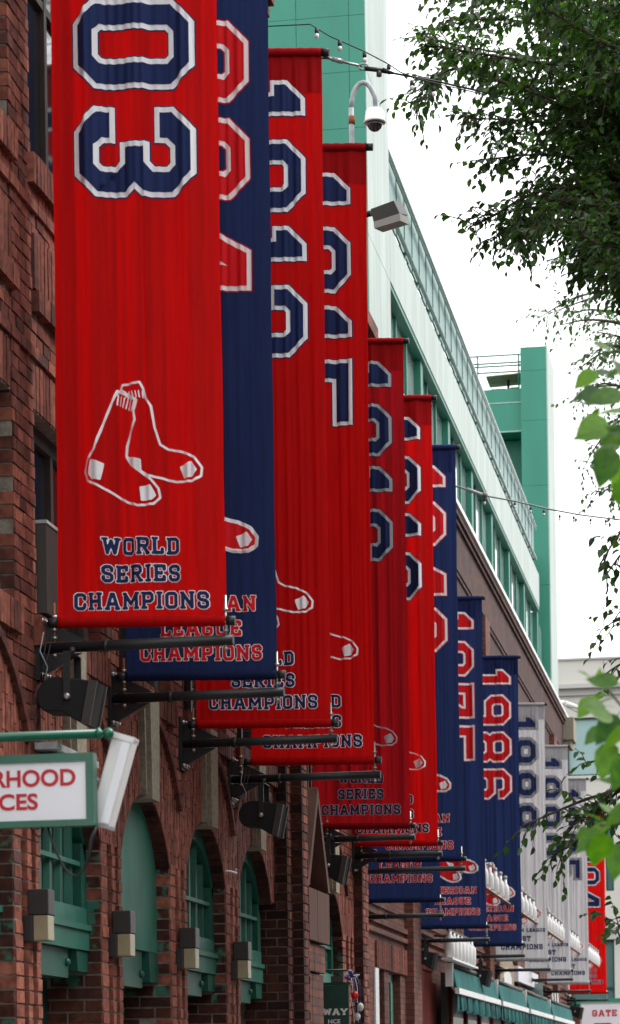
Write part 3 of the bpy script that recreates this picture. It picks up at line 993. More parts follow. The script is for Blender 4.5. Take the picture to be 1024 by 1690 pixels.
DIG = {
    '0': (octo(0, 0, W_, H_, c_), hole(v_, b_, W_ - v_, H_ - b_, i_)),
    '1': ([(.085, 0), (.20, 0), (.20, H_), (.115, H_), (0, H_ - .115), (0, H_ - .20), (.085, H_ - .20)],),
    '2': ([(0, 0), (W_, 0), (W_, b_), (.16, b_), (.16, .13), (W_, .37), (W_, H_ - c_), (W_ - c_, H_), (c_, H_), (0, H_ - c_), (0, H_ - .22), (v_, H_ - .22), (v_, H_ - b_ - i_), (v_ + i_, H_ - b_), (W_ - v_ - i_, H_ - b_), (W_ - v_, H_ - b_ - i_), (W_ - v_, .43), (0, .19)],),
    '3': ([(c_, 0), (W_ - c_, 0), (W_, c_), (W_, H_ / 2 - .06), (W_ - .055, H_ / 2), (W_, H_ / 2 + .06), (W_, H_ - c_), (W_ - c_, H_), (c_, H_), (0, H_ - c_), (0, H_ - .195), (.15, H_ - .195), (.15, H_ - .15), (.20, H_ - b_), (W_ - v_ - i_, H_ - b_), (W_ - v_, H_ - b_ - i_), (W_ - v_, H_ / 2 + .11), (W_ - v_ - .05, H_ / 2 + .06),
            (.21, H_ / 2 + .06), (.21, H_ / 2 - .06), (W_ - v_ - .05, H_ / 2 - .06), (W_ - v_, H_ / 2 - .11), (W_ - v_, b_ + i_), (W_ - v_ - i_, b_), (.20, b_), (.15, .15), (.15, .195), (0, .195), (0, c_)],),
    '4': ([(.30, 0), (W_ - .04, 0), (W_ - .04, .13), (W_, .13), (W_, .24), (W_ - .04, .24), (W_ - .04, H_), (.22, H_), (0, .28), (0, .13), (.30, .13)], [(.13, .24), (.30, .57), (.30, .24)]),
    '5': ([(c_, 0), (W_ - c_, 0), (W_, c_), (W_, .33), (W_ - c_, .44), (v_, .44), (v_, H_ - .11), (W_, H_ - .11), (W_, H_), (0, H_), (0, .31), (v_, .31), (v_ + .03, .335), (W_ - v_ - i_, .335), (W_ - v_, .295), (W_ - v_, b_ + i_), (W_ - v_ - i_, b_), (v_ + i_, b_), (v_, b_ + i_), (v_, .19), (0, .19), (0, c_)],),
    '6': SIX,
    '7': ([(.12, 0), (.26, 0), (.26, .10), (W_, .50), (W_, H_), (0, H_), (0, H_ - .22), (.11, H_ - .22), (.11, H_ - .11), (W_ - v_, H_ - .11), (W_ - v_, .54), (.12, .16)],),
    '8': ([(c_, 0), (W_ - c_, 0), (W_, c_), (W_, H_ / 2 - .06), (W_ - .045, H_ / 2), (W_, H_ / 2 + .06), (W_, H_ - c_), (W_ - c_, H_), (c_, H_), (0, H_ - c_), (0, H_ / 2 + .06), (.045, H_ / 2), (0, H_ / 2 - .06), (0, c_)], hole(v_, b_, W_ - v_, H_ / 2 - .055, i_), hole(v_, H_ / 2 + .055, W_ - v_, H_ - b_, i_)),
    '9': tuple([(W_ - x, H_ - y) for x, y in lp] for lp in SIX),
}
def offset(loop, d):
    n = len(loop); out = []
    for i in range(n):
        p, q, r = Vector(loop[i - 1]), Vector(loop[i]), Vector(loop[(i + 1) % n])
        e1, e2 = (q - p).normalized(), (r - q).normalized()
        n1, n2 = Vector((e1.y, -e1.x)), Vector((e2.y, -e2.x))
        bs = n1 + n2
        k = d * 2 / max(bs.length_squared, .5)
        out.append((q.x + bs.x * k, q.y + bs.y * k))
    return out
BW, BH = 1.025, 5.0
NX, NV = 100, 44
DU = BW / NX
SL0 = .35 - BW / 2                        # slices fall on the grid lines of the cloth
def slab_tris(loops):
    """fill a glyph and slice it finely along x so that it can follow the folds of the cloth"""
    bm = bmesh.new()
    pts = [p for lp in loops for p in lp]
    vs = [bm.verts.new((x, y, 0)) for x, y in pts]
    for t in tessellate_polygon([[Vector((x, y, 0)) for x, y in lp] for lp in loops]):
        try: bm.faces.new([vs[i] for i in t])
        except ValueError: pass
    ys = [p[1] for p in pts]
    y = SL0 + math.floor((min(ys) - SL0) / DU) * DU
    while y < max(ys):
        bmesh.ops.bisect_plane(bm, geom=bm.verts[:] + bm.edges[:] + bm.faces[:], plane_co=(0, y, 0), plane_no=(0, 1, 0), dist=1e-6)
        y += DU
    x = math.floor(min(q[0] for q in pts) / .06) * .06
    while x < max(q[0] for q in pts):
        bmesh.ops.bisect_plane(bm, geom=bm.verts[:] + bm.edges[:] + bm.faces[:], plane_co=(x, 0, 0), plane_no=(1, 0, 0), dist=1e-6)
        x += .06
    bm.normal_update()
    bm.verts.index_update()
    v = [(q.co.x, q.co.y) for q in bm.verts]
    f = [[q.index for q in (fc.verts if fc.normal.z > 0 else reversed(fc.verts))] for fc in bm.faces]
    bm.free()
    return v, f
_dc = {}
def digit(ch, d):
    k = (ch, d)
    if k not in _dc: _dc[k] = slab_tris([offset(lp, d) for lp in DIG[ch]])
    return _dc[k]
# slab serif capitals: strokes (polylines) and slabs (boxes) in a cell one unit high
T_ = .20
def O_(w): return [(.11, .2), (.11, .8), (.22, .9), (w - .22, .9), (w - .11, .8), (w - .11, .2), (w - .22, .1), (.22, .1), (.11, .2)]
LET = {
    'W': (1.08, [[(.17, .92), (.33, .12), (.54, .80), (.75, .12), (.91, .92)]], [(0, .86, .36, 1), (.72, .86, 1.08, 1)]),
    'O': (.74, [O_(.74)], []),
    'R': (.80, [[(.16, .1), (.16, .9)], [(.16, .9), (.56, .9), (.66, .8), (.66, .6), (.56, .5), (.16, .5)], [(.40, .5), (.66, .08)]], [(0, 0, .34, .15), (0, .85, .3, 1), (.54, 0, .82, .15)]),
    'L': (.70, [[(.16, .1), (.16, .9)], [(.16, .1), (.60, .1), (.60, .30)]], [(0, .85, .36, 1), (0, 0, .3, .15)]),
    'D': (.76, [[(.16, .1), (.16, .9)], [(.16, .9), (.54, .9), (.65, .78), (.65, .22), (.54, .1), (.16, .1)]], [(0, 0, .3, .15), (0, .85, .3, 1)]),
    'S': (.70, [[(.59, .68), (.59, .80), (.48, .9), (.22, .9), (.11, .8), (.11, .62), (.22, .53), (.48, .47), (.59, .38), (.59, .2), (.48, .1), (.22, .1), (.11, .2), (.11, .32)]], []),
    'E': (.72, [[(.16, .1), (.16, .9)], [(.16, .9), (.62, .9), (.62, .72)], [(.16, .5), (.46, .5)], [(.16, .1), (.62, .1), (.62, .28)]], [(0, 0, .3, .15), (0, .85, .3, 1), (.42, .38, .52, .62)]),
    'I': (.38, [[(.19, .1), (.19, .9)]], [(0, 0, .38, .15), (0, .85, .38, 1)]),
    'C': (.72, [[(.61, .66), (.61, .80), (.5, .9), (.22, .9), (.11, .8), (.11, .2), (.22, .1), (.5, .1), (.61, .2), (.61, .34)]], []),
    'H': (.84, [[(.17, .1), (.17, .9)], [(.67, .1), (.67, .9)], [(.17, .5), (.67, .5)]], [(0, 0, .34, .15), (0, .85, .34, 1), (.50, 0, .84, .15), (.50, .85, .84, 1)]),
    'A': (.92, [[(.15, .08), (.40, .90), (.52, .90), (.77, .08)], [(.28, .34), (.64, .34)]], [(0, 0, .32, .15), (.60, 0, .92, .15), (.30, .86, .5, 1)]),
    'M': (1.04, [[(.17, .1), (.17, .9), (.52, .32), (.87, .9), (.87, .1)]], [(0, 0, .34, .15), (0, .85, .26, 1), (.70, 0, 1.04, .15), (.78, .85, 1.04, 1)]),
    'P': (.76, [[(.16, .1), (.16, .9)], [(.16, .9), (.54, .9), (.65, .8), (.65, .54), (.54, .44), (.16, .44)]], [(0, 0, .36, .15), (0, .85, .3, 1)]),
    'N': (.88, [[(.17, .1), (.17, .9), (.71, .1), (.71, .9)]], [(0, 0, .34, .15), (0, .85, .26, 1), (.54, .85, .88, 1)]),
    'G': (.76, [[(.63, .68), (.63, .80), (.52, .9), (.22, .9), (.11, .8), (.11, .2), (.22, .1), (.52, .1), (.63, .2), (.63, .46), (.40, .46)]], []),
    'U': (.82, [[(.17, .9), (.17, .2), (.28, .1), (.54, .1), (.65, .2), (.65, .9)]], [(0, .85, .34, 1), (.48, .85, .82, 1)]),
    'T': (.78, [[(.39, .1), (.39, .9)], [(.11, .70), (.11, .9), (.67, .9), (.67, .70)]], [(.21, 0, .57, .15)]),
    'Y': (.86, [[(.14, .92), (.43, .45), (.72, .92)], [(.43, .45), (.43, .1)]], [(0, .86, .3, 1), (.56, .86, .86, 1), (.25, 0, .61, .15)]),
}
def sdf_seg(X, Y, a, b):
    ax, ay = a; bx, by = b
    dx, dy = bx - ax, by - ay
    t = np.clip(((X - ax) * dx + (Y - ay) * dy) / (dx * dx + dy * dy + 1e-12), 0, 1)
    return np.hypot(X - ax - t * dx, Y - ay - t * dy)
def sdf_box(X, Y, q):
    x0, y0, x1, y1 = q
    dx = np.abs(X - (x0 + x1) / 2) - (x1 - x0) / 2; dy = np.abs(Y - (y0 + y1) / 2) - (y1 - y0) / 2
    return np.hypot(np.maximum(dx, 0), np.maximum(dy, 0)) + np.minimum(np.maximum(dx, dy), 0)
def sdf_poly(X, Y, P):
    d = np.full(X.shape, 9.0); inside = np.zeros(X.shape, bool)
    for i in range(len(P)):
        a, b = P[i - 1], P[i]
        d = np.minimum(d, sdf_seg(X, Y, a, b))
        if a[1] != b[1]: inside ^= ((a[1] > Y) != (b[1] > Y)) & (X < (b[0] - a[0]) * (Y - a[1]) / (b[1] - a[1]) + a[0])
    return np.where(inside, -d, d)
def march(D, xs, ys):
    """filled polygons of the region D < 0"""
    V, Fc, key = [], [], {}
    def vert(p):
        k = (round(p[0], 5), round(p[1], 5))
        if k not in key: key[k] = len(V); V.append(k)
        return key[k]
    ny, nx = D.shape
    mn = np.minimum(np.minimum(D[:-1, :-1], D[1:, :-1]), np.minimum(D[:-1, 1:], D[1:, 1:]))
    for j, i in zip(*np.where(mn < 0)):
        c = [(xs[i], ys[j], D[j, i]), (xs[i + 1], ys[j], D[j, i + 1]), (xs[i + 1], ys[j + 1], D[j + 1, i + 1]), (xs[i], ys[j + 1], D[j + 1, i])]
        poly = []
        for q in range(4):
            a, b = c[q], c[(q + 1) % 4]
            if a[2] < 0: poly.append((a[0], a[1]))
            if (a[2] < 0) != (b[2] < 0):
                t = a[2] / (a[2] - b[2]); poly.append((a[0] + t * (b[0] - a[0]), a[1] + t * (b[1] - a[1])))
        ids = []
        for p in poly:
            k = vert(p)
            if not ids or (ids[-1] != k and ids[0] != k): ids.append(k)
        if len(ids) > 2: Fc.append(ids)
    return V, Fc
_lc = {}
def letter(ch, grow):
    k = (ch, grow)
    if k not in _lc:
        w_, lines, slabs = LET[ch]
        st_ = .045
        xs = np.arange(-.2, w_ + .2001, st_); ys = np.arange(-.2, 1.2001, st_)
        X, Y = np.meshgrid(xs, ys)
        D = np.full(X.shape, 9.0)
        for ln in lines:
            for a, b in zip(ln[:-1], ln[1:]): D = np.minimum(D, sdf_seg(X, Y, a, b) - T_ / 2)
        for q in slabs: D = np.minimum(D, sdf_box(X, Y, q))
        _lc[k] = march(D - grow, xs, ys)
    return _lc[k]
# pair of socks emblem: outlines in metres about its own centre, from the photographed shape
def EP(l): return [((x - 488) / 545.0, (640 - y) / 545.0) for x, y in l]
FRONT = EP([(402, 458), (384, 500), (350, 585), (326, 650), (297, 688), (288, 720), (300, 752), (335, 768), (380, 790), (430, 820), (470, 834), (520, 829), (544, 808), (538, 778), (515, 750), (480, 725), (447, 700), (431, 675), (433, 640), (449, 590), (463, 555), (459, 528), (470, 492)])
BACK = EP([(414, 456), (420, 441), (482, 435), (493, 456), (503, 490), (518, 512), (528, 580), (546, 636), (572, 650), (620, 660), (662, 680), (686, 712), (683, 740), (655, 757), (600, 757), (550, 745), (505, 737), (480, 722), (440, 690), (431, 670), (434, 640), (450, 590), (463, 555), (459, 528), (470, 494)])
PATCH = [EP(l) for l in ([(313, 684), (356, 698), (344, 750), (316, 746), (303, 728)], [(478, 775), (512, 768), (529, 800), (515, 815), (482, 818)], [(434, 674), (481, 685), (482, 727), (455, 708)], [(612, 709), (651, 693), (669, 720), (655, 741), (626, 746)])]
RIBS = [EP([(405 + i * 11.5, 472 + i * 4.5), (401 + i * 10, 504 + i * 4.5)]) for i in range(6)] + [EP([(430 + i * 12, 463), (437 + i * 11, 480 + i)]) for i in range(6)]
_ec = {}
def emblem(layer):
    if layer not in _ec:
        st_ = .0075
        xs = np.arange(-.40, .40, st_); ys = np.arange(-.40, .42, st_)
        X, Y = np.meshgrid(xs, ys)
        f, bk_ = sdf_poly(X, Y, FRONT), sdf_poly(X, Y, BACK)
        both = np.minimum(f, bk_)
        if layer == 'edge': D = both - .019
        elif layer == 'fill': D = both
        else:
            D = np.minimum(np.abs(f), np.maximum(np.abs(bk_), -f)) - .0072
            for p in PATCH: D = np.minimum(D, sdf_poly(X, Y, p) - .003)
            for a, b in RIBS: D = np.minimum(D, sdf_seg(X, Y, a, b) - .0045)
            D = np.minimum(D, sdf_seg(X, Y, FRONT[0], FRONT[-1]) - .0075)
        _ec[layer] = march(D, xs, ys)
    return _ec[layer]

# ------------------------------------------------------------------ banners
STY = {  # cloth, hem, digit edge, digit band, digit fill, letter band, letter fill, emblem fill
    'red': ('cloth_red', 'hem_red', 'print_navy', 'print_white', 'print_navy', 'print_white', 'print_navy', None),
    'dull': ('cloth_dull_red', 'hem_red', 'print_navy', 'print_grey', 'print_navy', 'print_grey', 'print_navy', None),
    'navy': ('cloth_navy', 'hem_navy', 'print_red', 'print_white', 'print_red', 'print_white', 'print_red', 'print_red'),
    'grey': ('cloth_grey', 'hem_grey', 'print_navy', 'cloth_grey', 'print_navy', None, 'print_navy', 'print_red'),
}
def make_banner(year, style, xe, Y, zb, num_top=.21, H=BH, txt_up=.16, droop_t=.06, droop_b=.03, words_=None, lab='', seed=0):
    """banner hung square to the wall; xe = outer edge X, zb = height of its outer lower corner"""
    rs = random.Random(seed)
    B = thing('banner', lab, 'banner', (xe - BW / 2, Y, zb), 'world series and league banners hung along the brick front')
    waves = [(rs.uniform(18, 150), rs.uniform(0, 6.28), rs.uniform(.3, 1.0), rs.uniform(-.6, .6)) for _ in range(16)]
    cl, hem, e1, e2, e3, l1, l2, ef = STY[style]
    def P(u, v, lift=0.0):
        """u across from wall side 0..1, v down from the top 0..H"""
        s = v / H
        z = H - v
        z += (droop_t * (1 - s) + droop_b * s) * (1 - u / BW)
        pin = min(1, (H - v) / .35, (v + .1) / .35)
        d = sum(a * .30 / k * (math.sin(k * u + p + q * v) if n_ % 3 else 1.3 - 2.0 * abs(math.sin(.5 * (k * u + p + q * v)))) for n_, (k, p, a, q) in enumerate(waves)) * max(pin, .25)
        d += .012 * math.exp(-((1 - s) * H * 2.2) ** 2) * math.sin(9 * u + seed * 1.7 + 4 * v)
        d += (.016 * math.sin(3.1 * u + seed) + .02 * (u / BW - .5) * math.sin(seed * 2.3)) * math.sin(s * 3.1)
        ux = u - BW / 2 + (.008 * math.sin(s * 3.14) + .002 * math.sin(s * 23 + seed)) * (1 - 2 * u / BW)
        return (ux, -d - lift, z)
    c = MB()
    b = c.verts([P(BW * i / NX, H * j / NV) for j in range(NV + 1) for i in range(NX + 1)])
    for j in range(NV):
        for i in range(NX):
            a = b + j * (NX + 1) + i
            c.face([a, a + NX + 1, a + NX + 2, a + 1], cl, .5, True)
    c.build('cloth', B)
    h = MB()                                             # rod pocket above and rolled pocket below, each wrapped round its rod
    for v0, v1 in ((-.025, .30),):
        b = h.verts([P(BW * i / NX, v0 + (v1 - v0) * j / 4, .004) for j in range(5) for i in range(NX + 1)])
        for j in range(4):
            for i in range(NX):
                a = b + j * (NX + 1) + i
                h.face([a, a + NX + 1, a + NX + 2, a + 1], hem, .5, True)
    h.build('top_hem', B)
    for v0, nm in ((0.0, 'hem_pocket'), (H, 'hem_pocket')):
        t = MB(); hp = [Vector(P(BW * i / 40, v0)) for i in range(41)]
        for q in hp: q.y = q.y * .35
        t.tube(hp, [.034 + .002 * math.sin(i * 1.9) for i in range(41)], cl if v0 else hem, 10)
        t.build(nm, B)
        t = MB()
        p0, p1 = Vector(P(0, v0)), Vector(P(BW, v0)); dr = (p1 - p0).normalized()
        p0.y = p1.y = 0
        t.tube([p0 - dr * (.11 if v0 == 0 else .06), p1 + dr * .055], .018, 'black_steel', 10); t.tube([p1 + dr * .003, p1 + dr * .056], .030, 'black_steel', 10); t.tube([p0 - dr * .061, p0 - dr * .003], .030, 'black_steel', 10)
        t.build('rod', B)
    def lay(mb, geo, org, rot, lift, mname, s=1.0, lean=0):
        V, Fc = geo
        pts = []
        for x, y in V:
            if rot: u, v = org[0] + y * s - .35 * s, org[1] + x * s
            else: u, v = org[0] + x * s, org[1] - y * s
            pts.append(P(u, v, lift))
        b = mb.verts(pts)
        for f in Fc: mb.face([b + i for i in f][::-1 if rot else 1], mname, .5, True)
    n = MB()
    v = num_top + .03
    for ch in year:
        wd = .20 if ch == '1' else GW
        if style == 'grey':
            for d, lf, mn in ((.060, .003, e1), (.054, .006, e2), (.0, .009, e3)): lay(n, digit(ch, d), (BW / 2, v + .03), True, lf, mn, .93)
            if ch != '1': pass
        else:
            for d, lf, mn in ((.040, .003, e1), (.032, .006, e2), (.0, .0085, e3)): lay(n, digit(ch, d), (BW / 2, v), True, lf, mn)
        v += wd + (.24 if ch == '1' else .168)
    n.build('year_number', B)
    e = MB()
    org = (BW / 2 + .025, H - 1.045)
    if ef: lay(e, emblem('edge'), org, False, .004, 'print_white'); lay(e, emblem('fill'), org, False, .007, ef)
    lay(e, emblem('line'), org, False, .010 if ef else .005, 'print_white' if style != 'dull' else 'print_grey')
    e.build('sock_emblem', B)
    t = MB()
    for k, (wd, hh) in enumerate(reversed(words_)):
        tw = sum(LET[ch][0] if ch != ' ' else .5 for ch in wd) + .13 * (len(wd) - 1)
        x = BW / 2 - tw * hh * .5
        base = H - txt_up - .163 * k + hh / 2
        for ch in wd:
            if ch == ' ': x += .63 * hh; continue
            if l1: lay(t, letter(ch, .048), (x, base), False, .004, l1, hh)
            lay(t, letter(ch, .0 if l1 else .02), (x, base), False, .007, l2, hh)
            x += (LET[ch][0] + .13) * hh
    t.build('lettering', B)
    return B
WS = [('WORLD', .103), ('SERIES', .103), ('CHAMPIONS', .103)]
AL = [('AMERICAN', .103), ('LEAGUE', .103), ('CHAMPIONS', .103)]
AE = [('AMERICAN LEAGUE', .070), ('EAST', .103), ('CHAMPIONS', .103)]
def make_bracket(xw, xe, Y, zb, lab):
    """wall plate, gussets and tube arm just under the banner, with two threaded pins that hold its lower rod"""
    B = thing('banner_bracket', lab, 'bracket', (xw, Y, zb - .14), 'black bracket arms holding the banners')
    L = xe - xw + .045
    p = MB(); p.box(-.06, .022, -.075, .075, -.20, .20, 'black_steel'); p.build('wall_plate', B)
    a = MB(); a.tube([(.022, 0, 0), (L, 0, .004)], .032, 'black_steel', 12); a.tube([(.40, 0, 0), (.43, 0, 0)], .038, 'black_steel', 12); a.build('arm', B)
    g_ = MB(); g_.prism_y([(.023, .175), (.30, .036), (.023, .036)], -.006, .006, 'black_steel'); g_.prism_y([(.023, -.17), (.023, -.036), (.27, -.036)], -.006, .006, 'black_steel')
    g_.build('gusset', B)
    for y, z in ((.045, .16), (.045, -.165), (-.045, .16), (-.045, -.165)):
        b = MB(); b.tube([(.022, y, z), (.045, y, z)], .016, 'bolt_steel', 6); b.tube([(.045, y, z), (.062, y, z)], .009, 'bolt_steel', 6); b.build('bolt', B)
    for x in (.10, L - .045):
        b = MB(); b.tube([(x, -.004, -.07), (x, -.004, .27)], .008, 'bolt_steel' if x > .2 else 'rust', 6)
        for z in (-.055, .05, .10, .178): b.tube([(x, -.004, z), (x, -.004, z + .016)], .017, 'bolt_steel', 6)
        b.build('threaded_pin', B)
    return B
BN = [  # year, style, X of outer edge, Y, Z of lower edge, number start, height, text height, wall X
    ('1903', 'red', -3.05, 15.60, 4.345, .16, 4.95, .125, XW), ('1904', 'navy', -3.06, 17.40, 4.29, .225, 5.0, .15, XW), ('1912', 'red', -3.05, 19.64, 4.26, .21, 5.0, .16, XW),
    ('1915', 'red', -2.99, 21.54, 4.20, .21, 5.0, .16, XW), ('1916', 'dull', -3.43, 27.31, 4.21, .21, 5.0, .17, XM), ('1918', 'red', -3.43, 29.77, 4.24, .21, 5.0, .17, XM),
    ('1946', 'navy', -3.43, 32.25, 4.26, .22, 5.0, .17, -5.05), ('1967', 'navy', -3.92, 34.19, 3.90, .21, 5.0, .28, -5.05), ('1975', 'navy', -3.94, 40.49, 3.90, .21, 5.0, .23, -5.05),
    ('1986', 'navy', -3.90, 46.40, 3.91, .21, 5.0, .30, -5.05), ('1988', 'grey', -3.89, 52.32, 3.90, .20, 5.0, .25, -5.05), ('1990', 'grey', -3.93, 59.62, 3.96, .20, 5.0, .25, -5.05),
    ('1995', 'grey', -3.88, 65.53, 3.88, .20, 5.0, .25, -5.05), ('2004', 'red', -3.91, 74.18, 3.90, .21, 5.0, .30, -5.05)]
ORD = ['first', 'second', 'third', 'fourth', 'fifth', 'sixth', 'seventh', 'eighth', 'ninth', 'tenth', 'eleventh', 'twelfth', 'thirteenth', 'last']
CN = {'red': 'red', 'dull': 'darker red', 'navy': 'navy blue', 'grey': 'light grey'}
for i, (yr, stl, xe, Y, zb, nt_, H, tu, xw) in enumerate(BN):
    ws = AE if stl == 'grey' else (AL if stl == 'navy' else WS)
    nm = ' east' if stl == 'grey' else ''
    lab = f"{ORD[i]} banner from the near end, {CN[stl]} cloth numbered {yr} down its length" 
    yt = proj((xe, Y, zb + H))[1]
    nat_t = (1772 - yt) * 728 / FPX ** 2 + ROLL
    nat_b = (1772 - proj((xe, Y, zb))[1]) * 728 / FPX ** 2 + ROLL
    make_banner(yr, stl, xe, Y, zb, nt_, H, tu, droop_t=nat_t - .008, droop_b=nat_b - .012, words_=ws, lab=lab, seed=i + 1)
    make_bracket(xw, xe, Y, zb + (.02 if i < 7 else -.06), f"black bracket arm just below the {ORD[i]} banner, the {CN[stl]} {yr} one")
    t = MB()
    t.tube([(xw + .01, Y, zb + H + nat_t * .9), (xe - BW - .02, Y, zb + H + nat_t * .9)], .032, 'black_steel', 8)
    t.box(xw - .06, xw + .018, Y - .06, Y + .06, zb + H + nat_t * .9 - .13, zb + H + nat_t * .9 + .13, 'black_steel')
    tag(shift(t, (xw, Y, zb + H)).build('upper_bracket', loc=(xw, Y, zb + H)), f"black upper wall bracket behind the top of the {ORD[i]} banner, the {CN[stl]} {yr} one", 'bracket', 'black upper brackets of the banners')

# ------------------------------------------------------------------ loudspeakers under the arms
def speaker(loc, lab, s=.74, lean=.22, wire=True):
    S = thing('loudspeaker', lab, 'loudspeaker', loc, 'black loudspeakers hung under the bracket arms')
    prof = []
    for k in range(11):                                  # rounded back
        a = math.radians(75 + k * 15.5)
        prof.append((-.10 + .155 * math.cos(a) * 1.0, .155 * math.sin(a) * 1.0 + .01))
    prof = [(.175, .125)] + [(-.02, .155)] + prof[1:] + [(-.06, -.115), (.105, -.215)]
    prof = [(x * s, z * s) for x, z in prof]
    c, sn = math.cos(-.03), math.sin(-.03)
    b = MB(); b.prism_y(prof, -.17 * s, .17 * s, 'speaker_black')
    o = b.build('cabinet', S)
    bv = o.modifiers.new('edge', 'BEVEL'); bv.width = .008; bv.segments = 2
    f = MB()
    d = Vector((-.07, 0, -.34)).normalized(); nrm = Vector((.34, 0, -.07)).normalized()
    p0, p1 = Vector((.178 * s, 0, .13 * s)), Vector((.108 * s, 0, -.22 * s))
    f.hull8([tuple(p + nrm * k + Vector((0, y, 0))) for k in (.002, 0.055 * s) for p, y in ((p0, -.172 * s), (p1, -.172 * s), (p1, .172 * s), (p0, .172 * s))], 'speaker_grille')
    f.build('grille', S)
    q0, q1 = p0 + nrm * 0.057 * s, p1 + nrm * 0.057 * s
    for a, bb in ((-.18, -.155), (.155, .18)):
        r = MB()
        r.hull8([tuple(p + nrm * k + Vector((0, y * s, 0))) for k in (-0.055 * s, .012) for p, y in ((q0, a), (q1, a), (q1, bb), (q0, bb))], 'grey_metal')
        r.build('grille_rim', S)
    y_ = MB()
    for sg in (-1, 1): y_.box(-.022, .022, sg * .176 * s - .004, sg * .176 * s + .004, -.02 * s, .36 * s, 'black_steel')
    y_.box(-.022, .022, -.18 * s, .18 * s, .355 * s, .365 * s, 'black_steel'); y_.tube([(0, 0, .36 * s), (0, 0, .42 * s)], .02, 'black_steel', 8)
    yo = y_.build('yoke', S)
    k = MB()
    k.lathe((0, -.182 * s, 0), [(.020, 0), (.020, -.012), (.010, -.02)], 'bolt_steel', 10, 'y'); k.build('bolt', yo)
    if wire:
        wq = MB()
        for a in range(3):
            wq.tube([(-.16 + .03 * a, -.05, .40), (-.17 + .02 * a, -.10, .28 - .03 * a), (-.12 - .02 * a, -.12, .18), (-.17, -.05, .05)], .0035, 'galvanised' if a == 0 else 'cable_black', 5)
        wq.build('wire', S)
    return S
speaker((-3.975, 15.52, 3.90), 'black loudspeaker with grey grille hung under the arm of the 1903 banner')
speaker((-3.90, 21.46, 3.76), 'black loudspeaker hung under the arm of the 1915 banner')
speaker(tuple(at(546, 1430, 27.4)), 'black loudspeaker hung low beside the pale keystone under the fifth banner', .8)
speaker((-4.86, 40.4, 3.42), 'black loudspeaker on the far brick wall under the 1975 banner')
speaker((-4.62, 46.3, 3.36), 'small black loudspeaker on the far wall above the first green awning', .8, wire=False)
speaker((-4.55, 70.5, 3.30), 'small dark loudspeaker on the wall near the last awning', .9, wire=False)

# ------------------------------------------------------------------ hanging sign with its pole and light
def bfont(txt, size, extr=.002, bold=0.0, sx=1.0, align='LEFT'):
    cu = bpy.data.curves.new('print', 'FONT'); cu.body = txt; cu.size = size; cu.extrude = extr; cu.offset = bold; cu.align_x = align
    o = bpy.data.objects.new('print', cu); COL.objects.link(o)
    bpy.context.view_layer.update()
    me = bpy.data.meshes.new_from_object(o.evaluated_get(bpy.context.evaluated_depsgraph_get()))
    bpy.data.objects.remove(o); bpy.data.curves.remove(cu)
    v = [(p.co.x * sx, -p.co.z, p.co.y) for p in me.vertices]; f = [list(p.vertices) for p in me.polygons]
    bpy.data.meshes.remove(me)
    return v, f
def put_text(mb, txt, x, y, z, size, mname, **kw):
    v, f = bfont(txt, size, **kw)
    b = mb.verts([(p[0] + x, p[1] + y, p[2] + z) for p in v])
    for q in f: mb.face([b + i for i in q], mname)
    return max(p[0] for p in v), min(p[0] for p in v)
YS = 11.3
s1, s2 = on_y(157, 1243, YS), on_y(157, 1363, YS)
SR, ST_, SB_ = s1.x, s1.z, s2.z
SL = SR - 1.02
SG = thing('hanging_sign', 'white hanging sign with green frame and red lettering under the green pole', 'sign', (SR, YS, SB_))
L0 = (SR, YS, SB_)
b = MB(); fw = .035
b.box(SL, SR, YS - .035, YS + .035, ST_ - fw, ST_, 'green_gloss'); b.box(SL, SR, YS - .035, YS + .035, SB_, SB_ + fw * .8, 'green_gloss')
b.box(SR - fw, SR, YS - .034, YS + .034, SB_ + fw * .8, ST_ - fw, 'green_gloss'); b.box(SL, SL + fw, YS - .034, YS + .034, SB_ + fw * .8, ST_ - fw, 'green_gloss')
shift(b, L0).build('sign_frame', SG)
b = MB(); b.box(SL + fw, SR - fw, YS - .022, YS + .022, SB_ + fw * .8, ST_ - fw, 'sign_white'); shift(b, L0).build('sign_board', SG)
t = MB()
def line_text(txt, right_px, top_px, bot_px, sx_=1.02):
    pr, pt, pb = on_y(right_px, top_px, YS), on_y(right_px, top_px, YS), on_y(right_px, bot_px, YS)
    hh = pt.z - pb.z
    v, f = bfont(txt, hh / .69, bold=.0025, sx=sx_)
    mxx = max(p[0] for p in v)
    b_ = t.verts([(pr.x - mxx + p[0], YS - .0245 + p[1] * .4, pb.z + p[2]) for p in v])
    for q in f: t.face([b_ + i for i in q], 'letter_red')
line_text('NEIGHBORHOOD', 127, 1270, 1296)
line_text('SERVICES', 65, 1311, 1336, 1.12)
shift(t, L0).build('lettering', SG)
PL = on_y(165, 1211, YS)
b = MB()
b.tube([(XW, YS, PL.z), (PL.x, YS, PL.z)], .0205, 'green_gloss', 14)
b.lathe((PL.x - .012, YS, PL.z), [(.02, 0), (.028, .004), (.028, .012), (.017, .02), (.014, .024)], 'green_gloss', 14, 'x')
b.sphere((PL.x + .038, YS, PL.z), .026, 'green_gloss', 8)
b.box(XW - .03, XW + .02, YS - .07, YS + .07, PL.z - .12, PL.z + .12, 'green_gloss')
tag(shift(b, (XW, YS, PL.z)).build('sign_pole', loc=(XW, YS, PL.z)), 'green metal pole with ball end carrying the white hanging sign', 'pole')
